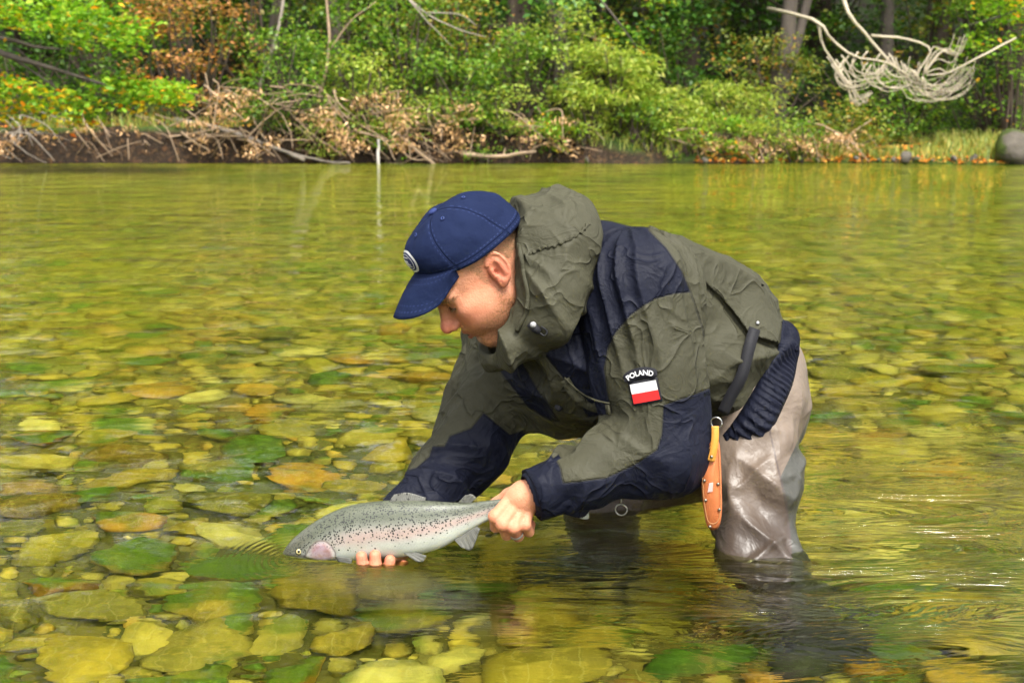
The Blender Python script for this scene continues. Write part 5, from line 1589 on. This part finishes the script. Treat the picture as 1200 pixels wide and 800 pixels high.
# ================================================================== the trout
fish = empty('trout', W(365, 656)); prop(fish, 'silver rainbow trout with black spots and pink cheek held at the water', 'fish')
top = np.array([(332, 646), (338, 637), (350, 625), (366, 613), (385, 602), (410, 592.5), (440, 588), (470, 586.5), (500, 587), (525, 588.5), (548, 589), (570, 586.5), (590, 584), (612, 582)], float)
bot = np.array([(334, 653), (344, 657), (360, 660), (380, 660.5), (400, 659), (425, 655.5), (450, 653), (475, 651), (498, 647), (520, 640), (540, 628), (558, 617), (576, 608), (592, 603.5), (612, 604)], float)
nS = 120
def resample(c, n):
    s = np.r_[0, np.cumsum(np.linalg.norm(np.diff(c, axis=0), axis=1))]; u = np.linspace(0, s[-1], n)
    dn = spline(np.c_[c, np.zeros(len(c))], 400)[:, :2]; s2 = np.r_[0, np.cumsum(np.linalg.norm(np.diff(dn, axis=0), axis=1))]
    return np.stack([np.interp(np.linspace(0, s2[-1], n), s2, dn[:, k]) for k in (0, 1)], 1)
tp_, bt_ = resample(top, nS), resample(bot, nS)
ss = np.linspace(0, 1, nS)
dep = 2.425 + (2.365 - 2.425) * ss ** .8
Tt = np.array([P(x, y, d_) for (x, y), d_ in zip(tp_, dep)]); Bb = np.array([P(x, y, d_) for (x, y), d_ in zip(bt_, dep)])
cenl = (Tt + Bb) / 2; half = np.linalg.norm(Tt - Bb, axis=1) / 2
axl = np.gradient(cenl, axis=0); axl /= np.linalg.norm(axl, axis=1)[:, None]
upv = (Tt - Bb) / (2 * half[:, None]); sidev = np.cross(axl, upv); sidev /= np.linalg.norm(sidev, axis=1)[:, None]
if sidev[40] @ np.array([0, -1, 0]) < 0: sidev = -sidev
wid = half * np.interp(ss, [0, .05, .15, .3, .6, .85, 1], [.62, .66, .64, .60, .56, .46, .40])
nA = 64; an = np.linspace(0, 2 * math.pi, nA, endpoint=False)
ca, sa = np.cos(an), np.sin(an)
ring = cenl[:, None] + upv[:, None] * (half[:, None] * np.sign(ca) * np.abs(ca) ** .95)[:, :, None] + sidev[:, None] * (wid[:, None] * np.sign(sa) * np.abs(sa) ** .85)[:, :, None]
Vv = ring.reshape(-1, 3)
S_ = np.repeat(ss, nA); A_ = np.tile(ca, nS); Sd = np.tile(np.sign(sa), nS)
# relief: gill cover edge, mouth line
px_ = proj(Vv)
gill = poly_sd(px_, [(360, 648), (364, 640), (372, 634), (381, 634), (388, 640), (392.5, 648), (393, 655), (378, 658.5), (362, 656), (356, 653)])
nrm = np.repeat(cenl, nA, 0) * 0
out = Vv - np.repeat(cenl, nA, 0); out /= np.linalg.norm(out, axis=1)[:, None] + 1e-9
Vv = Vv + out * (.0016 * sstep(-gill, -1, 3) - .0022 * np.exp(-((gill + .3) / 1.2) ** 2))[:, None]
mouthl = poly_sd(px_, [(333, 651), (350, 652), (366, 655), (366, 655.3), (350, 652.4), (333, 651.4)])
Vv = Vv - out * (.0022 * np.exp(-(mouthl / 1.0) ** 2))[:, None]
i, j = np.meshgrid(np.arange(nS - 1), np.arange(nA), indexing='ij'); j2 = (j + 1) % nA
Fq = np.stack([i * nA + j, (i + 1) * nA + j, (i + 1) * nA + j2, i * nA + j2], -1).reshape(-1, 4)
Vv = np.vstack([Vv, cenl[0] - axl[0] * half[0] * .45, cenl[-1]])
Ft = [(nS * nA, int(k), int((k + 1) % nA)) for k in range(nA)] + [(nS * nA + 1, int((nS - 1) * nA + (k + 1) % nA), int((nS - 1) * nA + k)) for k in range(nA)]
me = bpy.data.meshes.new('body'); me.from_pydata(Vv.tolist(), [], Fq.tolist() + Ft)
sp2 = np.r_[A_, 0, 0]
attr(me, 'updown', sp2); attr(me, 'along', np.r_[S_, 0, 1]); attr(me, 'gill', np.r_[-gill, -20, -20]); attr(me, 'mouth', np.r_[np.exp(-(mouthl / .8) ** 2), 0, 0])
uvx = np.r_[S_ * .42, 0, .42]; uvy = np.r_[np.tile(np.arccos(np.clip(ca, -1, 1)), nS) * .045, 0, 0]
attr(me, 'fu', uvx); attr(me, 'fv', uvy)
def mat_fish():
    m = NT('trout skin')
    u, s = m.attr('updown'), m.attr('along')
    cx = m.n('CombineXYZ'); m.put(cx.inputs[0], m.attr('fu')); m.put(cx.inputs[1], m.attr('fv'))
    v = cx.outputs[0]
    n = m.noise(v, 60, 4); nb = m.noise(v, 16, 3)
    back = m.mix(n, (.06, .07, .042), (.13, .14, .09))
    flank = m.mix(n, (.34, .36, .32), (.52, .54, .49))
    belly = m.mix(n, (.56, .60, .51), (.74, .77, .69))
    uu = m.math('ADD', u, m.math('MULTIPLY', m.math('SUBTRACT', nb, .5), .25))
    c = m.mix(m.step(uu, -.75, .10), belly, flank)
    c = m.mix(m.step(uu, -.12, .62), c, back)
    band = m.math('MULTIPLY', m.math('EXPONENT', m.math('MULTIPLY', m.math('POWER', m.math('DIVIDE', m.math('ADD', uu, .02), .24), 2.0), -1.0)), .60)
    c = m.mix(m.math('MULTIPLY', band, m.step(s, .12, .35)), c, (.50, .30, .26))
    hd = m.math('MULTIPLY', m.math('SUBTRACT', 1.0, m.step(s, .09, .20)), m.step(uu, -.45, .15))
    c = m.mix(m.math('MULTIPLY', hd, .7), c, m.mix(n, (.07, .07, .045), (.16, .15, .10)))
    g = m.attr('gill')
    gm = m.step(g, -2.0, 6.0)
    c = m.mix(m.math('MULTIPLY', m.math('MULTIPLY', gm, .75), m.step(s, .075, .17)), c, m.mix(m.step(m.noise(v, 70, 4, .65), .35, .65), (.34, .11, .12), (.44, .28, .36)))
    edge = m.step(m.math('ABSOLUTE', m.math('ADD', g, .4)), 1.5, .4)
    c = m.mix(m.math('MULTIPLY', edge, .6), c, (.12, .07, .07))
    # spots: denser towards the back
    vo = m.n('TexVoronoi', i_Scale=270.0, i_Randomness=1.0); m.put(vo.inputs['Vector'], v)
    spc = m.n('SeparateColor'); m.put(spc.inputs[0], vo.outputs['Color'])
    size = m.math('ADD', .24, m.math('MULTIPLY', spc.outputs[1], .28))
    spot = m.step(m.math('SUBTRACT', size, vo.outputs['Distance']), -.02, .06)
    dens = m.math('ADD', m.step(uu, -.60, .40), .05)
    spot = m.math('MULTIPLY', spot, m.math('GREATER_THAN', dens, m.math('ADD', m.math('MULTIPLY', spc.outputs[0], .9), .06)))
    c = m.mix(m.math('MULTIPLY', m.math('MULTIPLY', spot, .97), m.math('SUBTRACT', 1.0, m.math('MULTIPLY', gm, .85))), c, (.004, .0045, .004))
    # scales: fine diamond relief
    vs_ = m.n('TexVoronoi', i_Scale=420.0, i_Randomness=.35); m.put(vs_.inputs['Vector'], v)
    c = m.mix(m.math('MULTIPLY', m.step(vs_.outputs['Distance'], .35, .7), .22), c, (.20, .21, .19))
    c = m.mix(m.math('MULTIPLY', m.attr('mouth'), .8), c, (.06, .04, .04))
    h = m.math('ADD', m.math('MULTIPLY', vs_.outputs['Distance'], -.00025), m.math('MULTIPLY', n, .0006))
    m.bsdf(c, .30, m.bump(h, 1, 1), Specular_IOR_Level=.42, Coat_Weight=.14, Coat_Roughness=.08)
    return m.m
fb = local(link('body', me, mat_fish()), fish)
FBV = BVHTree.FromPolygons([tuple(v) for v in Vv.tolist()], Fq.tolist() )
def mat_fin():
    m = NT('trout fin'); v = m.coord()
    w_ = m.n('TexNoise', i_Scale=150.0, i_Detail=3.0); m.put(w_.inputs['Vector'], v)
    vo = m.n('TexVoronoi', i_Scale=140.0); m.put(vo.inputs['Vector'], v)
    c = m.mix(w_.outputs[0], (.09, .09, .075), (.20, .20, .175))
    c = m.mix(m.math('MULTIPLY', m.step(vo.outputs['Distance'], .32, .22), m.attr('spots')), c, (.015, .015, .012))
    ray_ = m.step(m.math('SINE', m.math('MULTIPLY', m.attr('ray'), 120.0)), -.2, .8)
    c = m.mix(m.math('MULTIPLY', ray_, .45), c, (.09, .09, .08))
    d_ = m.bsdf(c, .4, m.bump(ray_, .6, .0006)); d_.inputs['Alpha'].default_value = 1; return m.m
M_FIN = mat_fin()
def fin(name, basep, tipp, d0, d1, spots=0.0, n=26, nr=8):
    a = spline(np.c_[np.array(basep, float), np.zeros(len(basep))], n)[:, :2]; b = spline(np.c_[np.array(tipp, float), np.zeros(len(tipp))], n)[:, :2]
    V, ra = [], []
    for k in range(nr):
        f = k / (nr - 1)
        for q_ in range(n):
            p2 = a[q_] * (1 - f) + b[q_] * f
            V.append(P(p2[0], p2[1] , d0 + (d1 - d0) * f + .0008 * math.sin(q_ * 1.3) * f)); ra.append(q_ / n)
    F = [(k * n + q_, k * n + q_ + 1, (k + 1) * n + q_ + 1, (k + 1) * n + q_) for k in range(nr - 1) for q_ in range(n - 1)]
    me = mesh_np(name, V, F); attr(me, 'ray', np.array(ra)); attr(me, 'spots', np.full(len(V), spots))
    o = link(name, me, M_FIN); md = o.modifiers.new('t', 'SOLIDIFY'); md.thickness = .0014
    return local(o, fish)
def dep_at(px): return float(np.interp(px, tp_[:, 0], dep))
fin('dorsal_fin', [(455, 588), (475, 588), (497, 589)], [(462, 579), (478, 577), (500, 583)], dep_at(470), dep_at(470) + .004, 1.0)
fin('adipose_fin', [(536, 589.5), (544, 590), (551, 590)], [(546, 580), (553, 579), (558, 583)], dep_at(545), dep_at(545), .6, 14, 6)
fin('anal_fin', [(532, 632), (545, 624), (557, 616)], [(540, 641), (553, 643), (563, 619)], dep_at(545) - .004, dep_at(545) - .010)
fin('pelvic_fin', [(473, 648), (480, 648), (487, 647)], [(488, 658), (496, 657.5), (500, 651)], dep_at(480) - .022, dep_at(480) - .03, 0, 16, 6)
fin('pectoral_fin', [(392, 652), (394, 655), (396, 658)], [(412, 655), (412, 659), (410, 662)], dep_at(395) - .026, dep_at(395) - .034, 0, 14, 6)
fin('tail_fin', [(606, 583), (606, 594), (606, 604)], [(634, 570), (628, 594), (632, 600)], dep_at(606) + .004, dep_at(606) + .03, .8)
# eye: pale ring, dark pupil
ep = hit(350, 646, FBV, 0)
if ep is not None:
    d_ = -np.array(ray(350, 646)); d_ = N3(d_)
    s1 = N3(np.cross(d_, [0, 0, 1])); s2 = np.cross(d_, s1); V, F = ico(3)
    def eyep(name, r_, h_, off, mat, par):
        M = np.stack([s1 * r_, s2 * r_, d_ * h_], 0); o = link(name, mesh_np(name, V @ M + ep + d_ * off, F), mat); o.parent = par; return o
    ey = eyep('eye', .0066, .0030, -.0002, plain('dark eye rim', (.03, .03, .025), .3), fish)
    local(ey, fish)
    eyep('iris', .0052, .0030, .0006, plain('golden iris', (.55, .48, .22), .2, .2), ey)
    eyep('pupil', .0030, .0030, .0014, plain('black pupil', (.004, .004, .005), .05), ey)
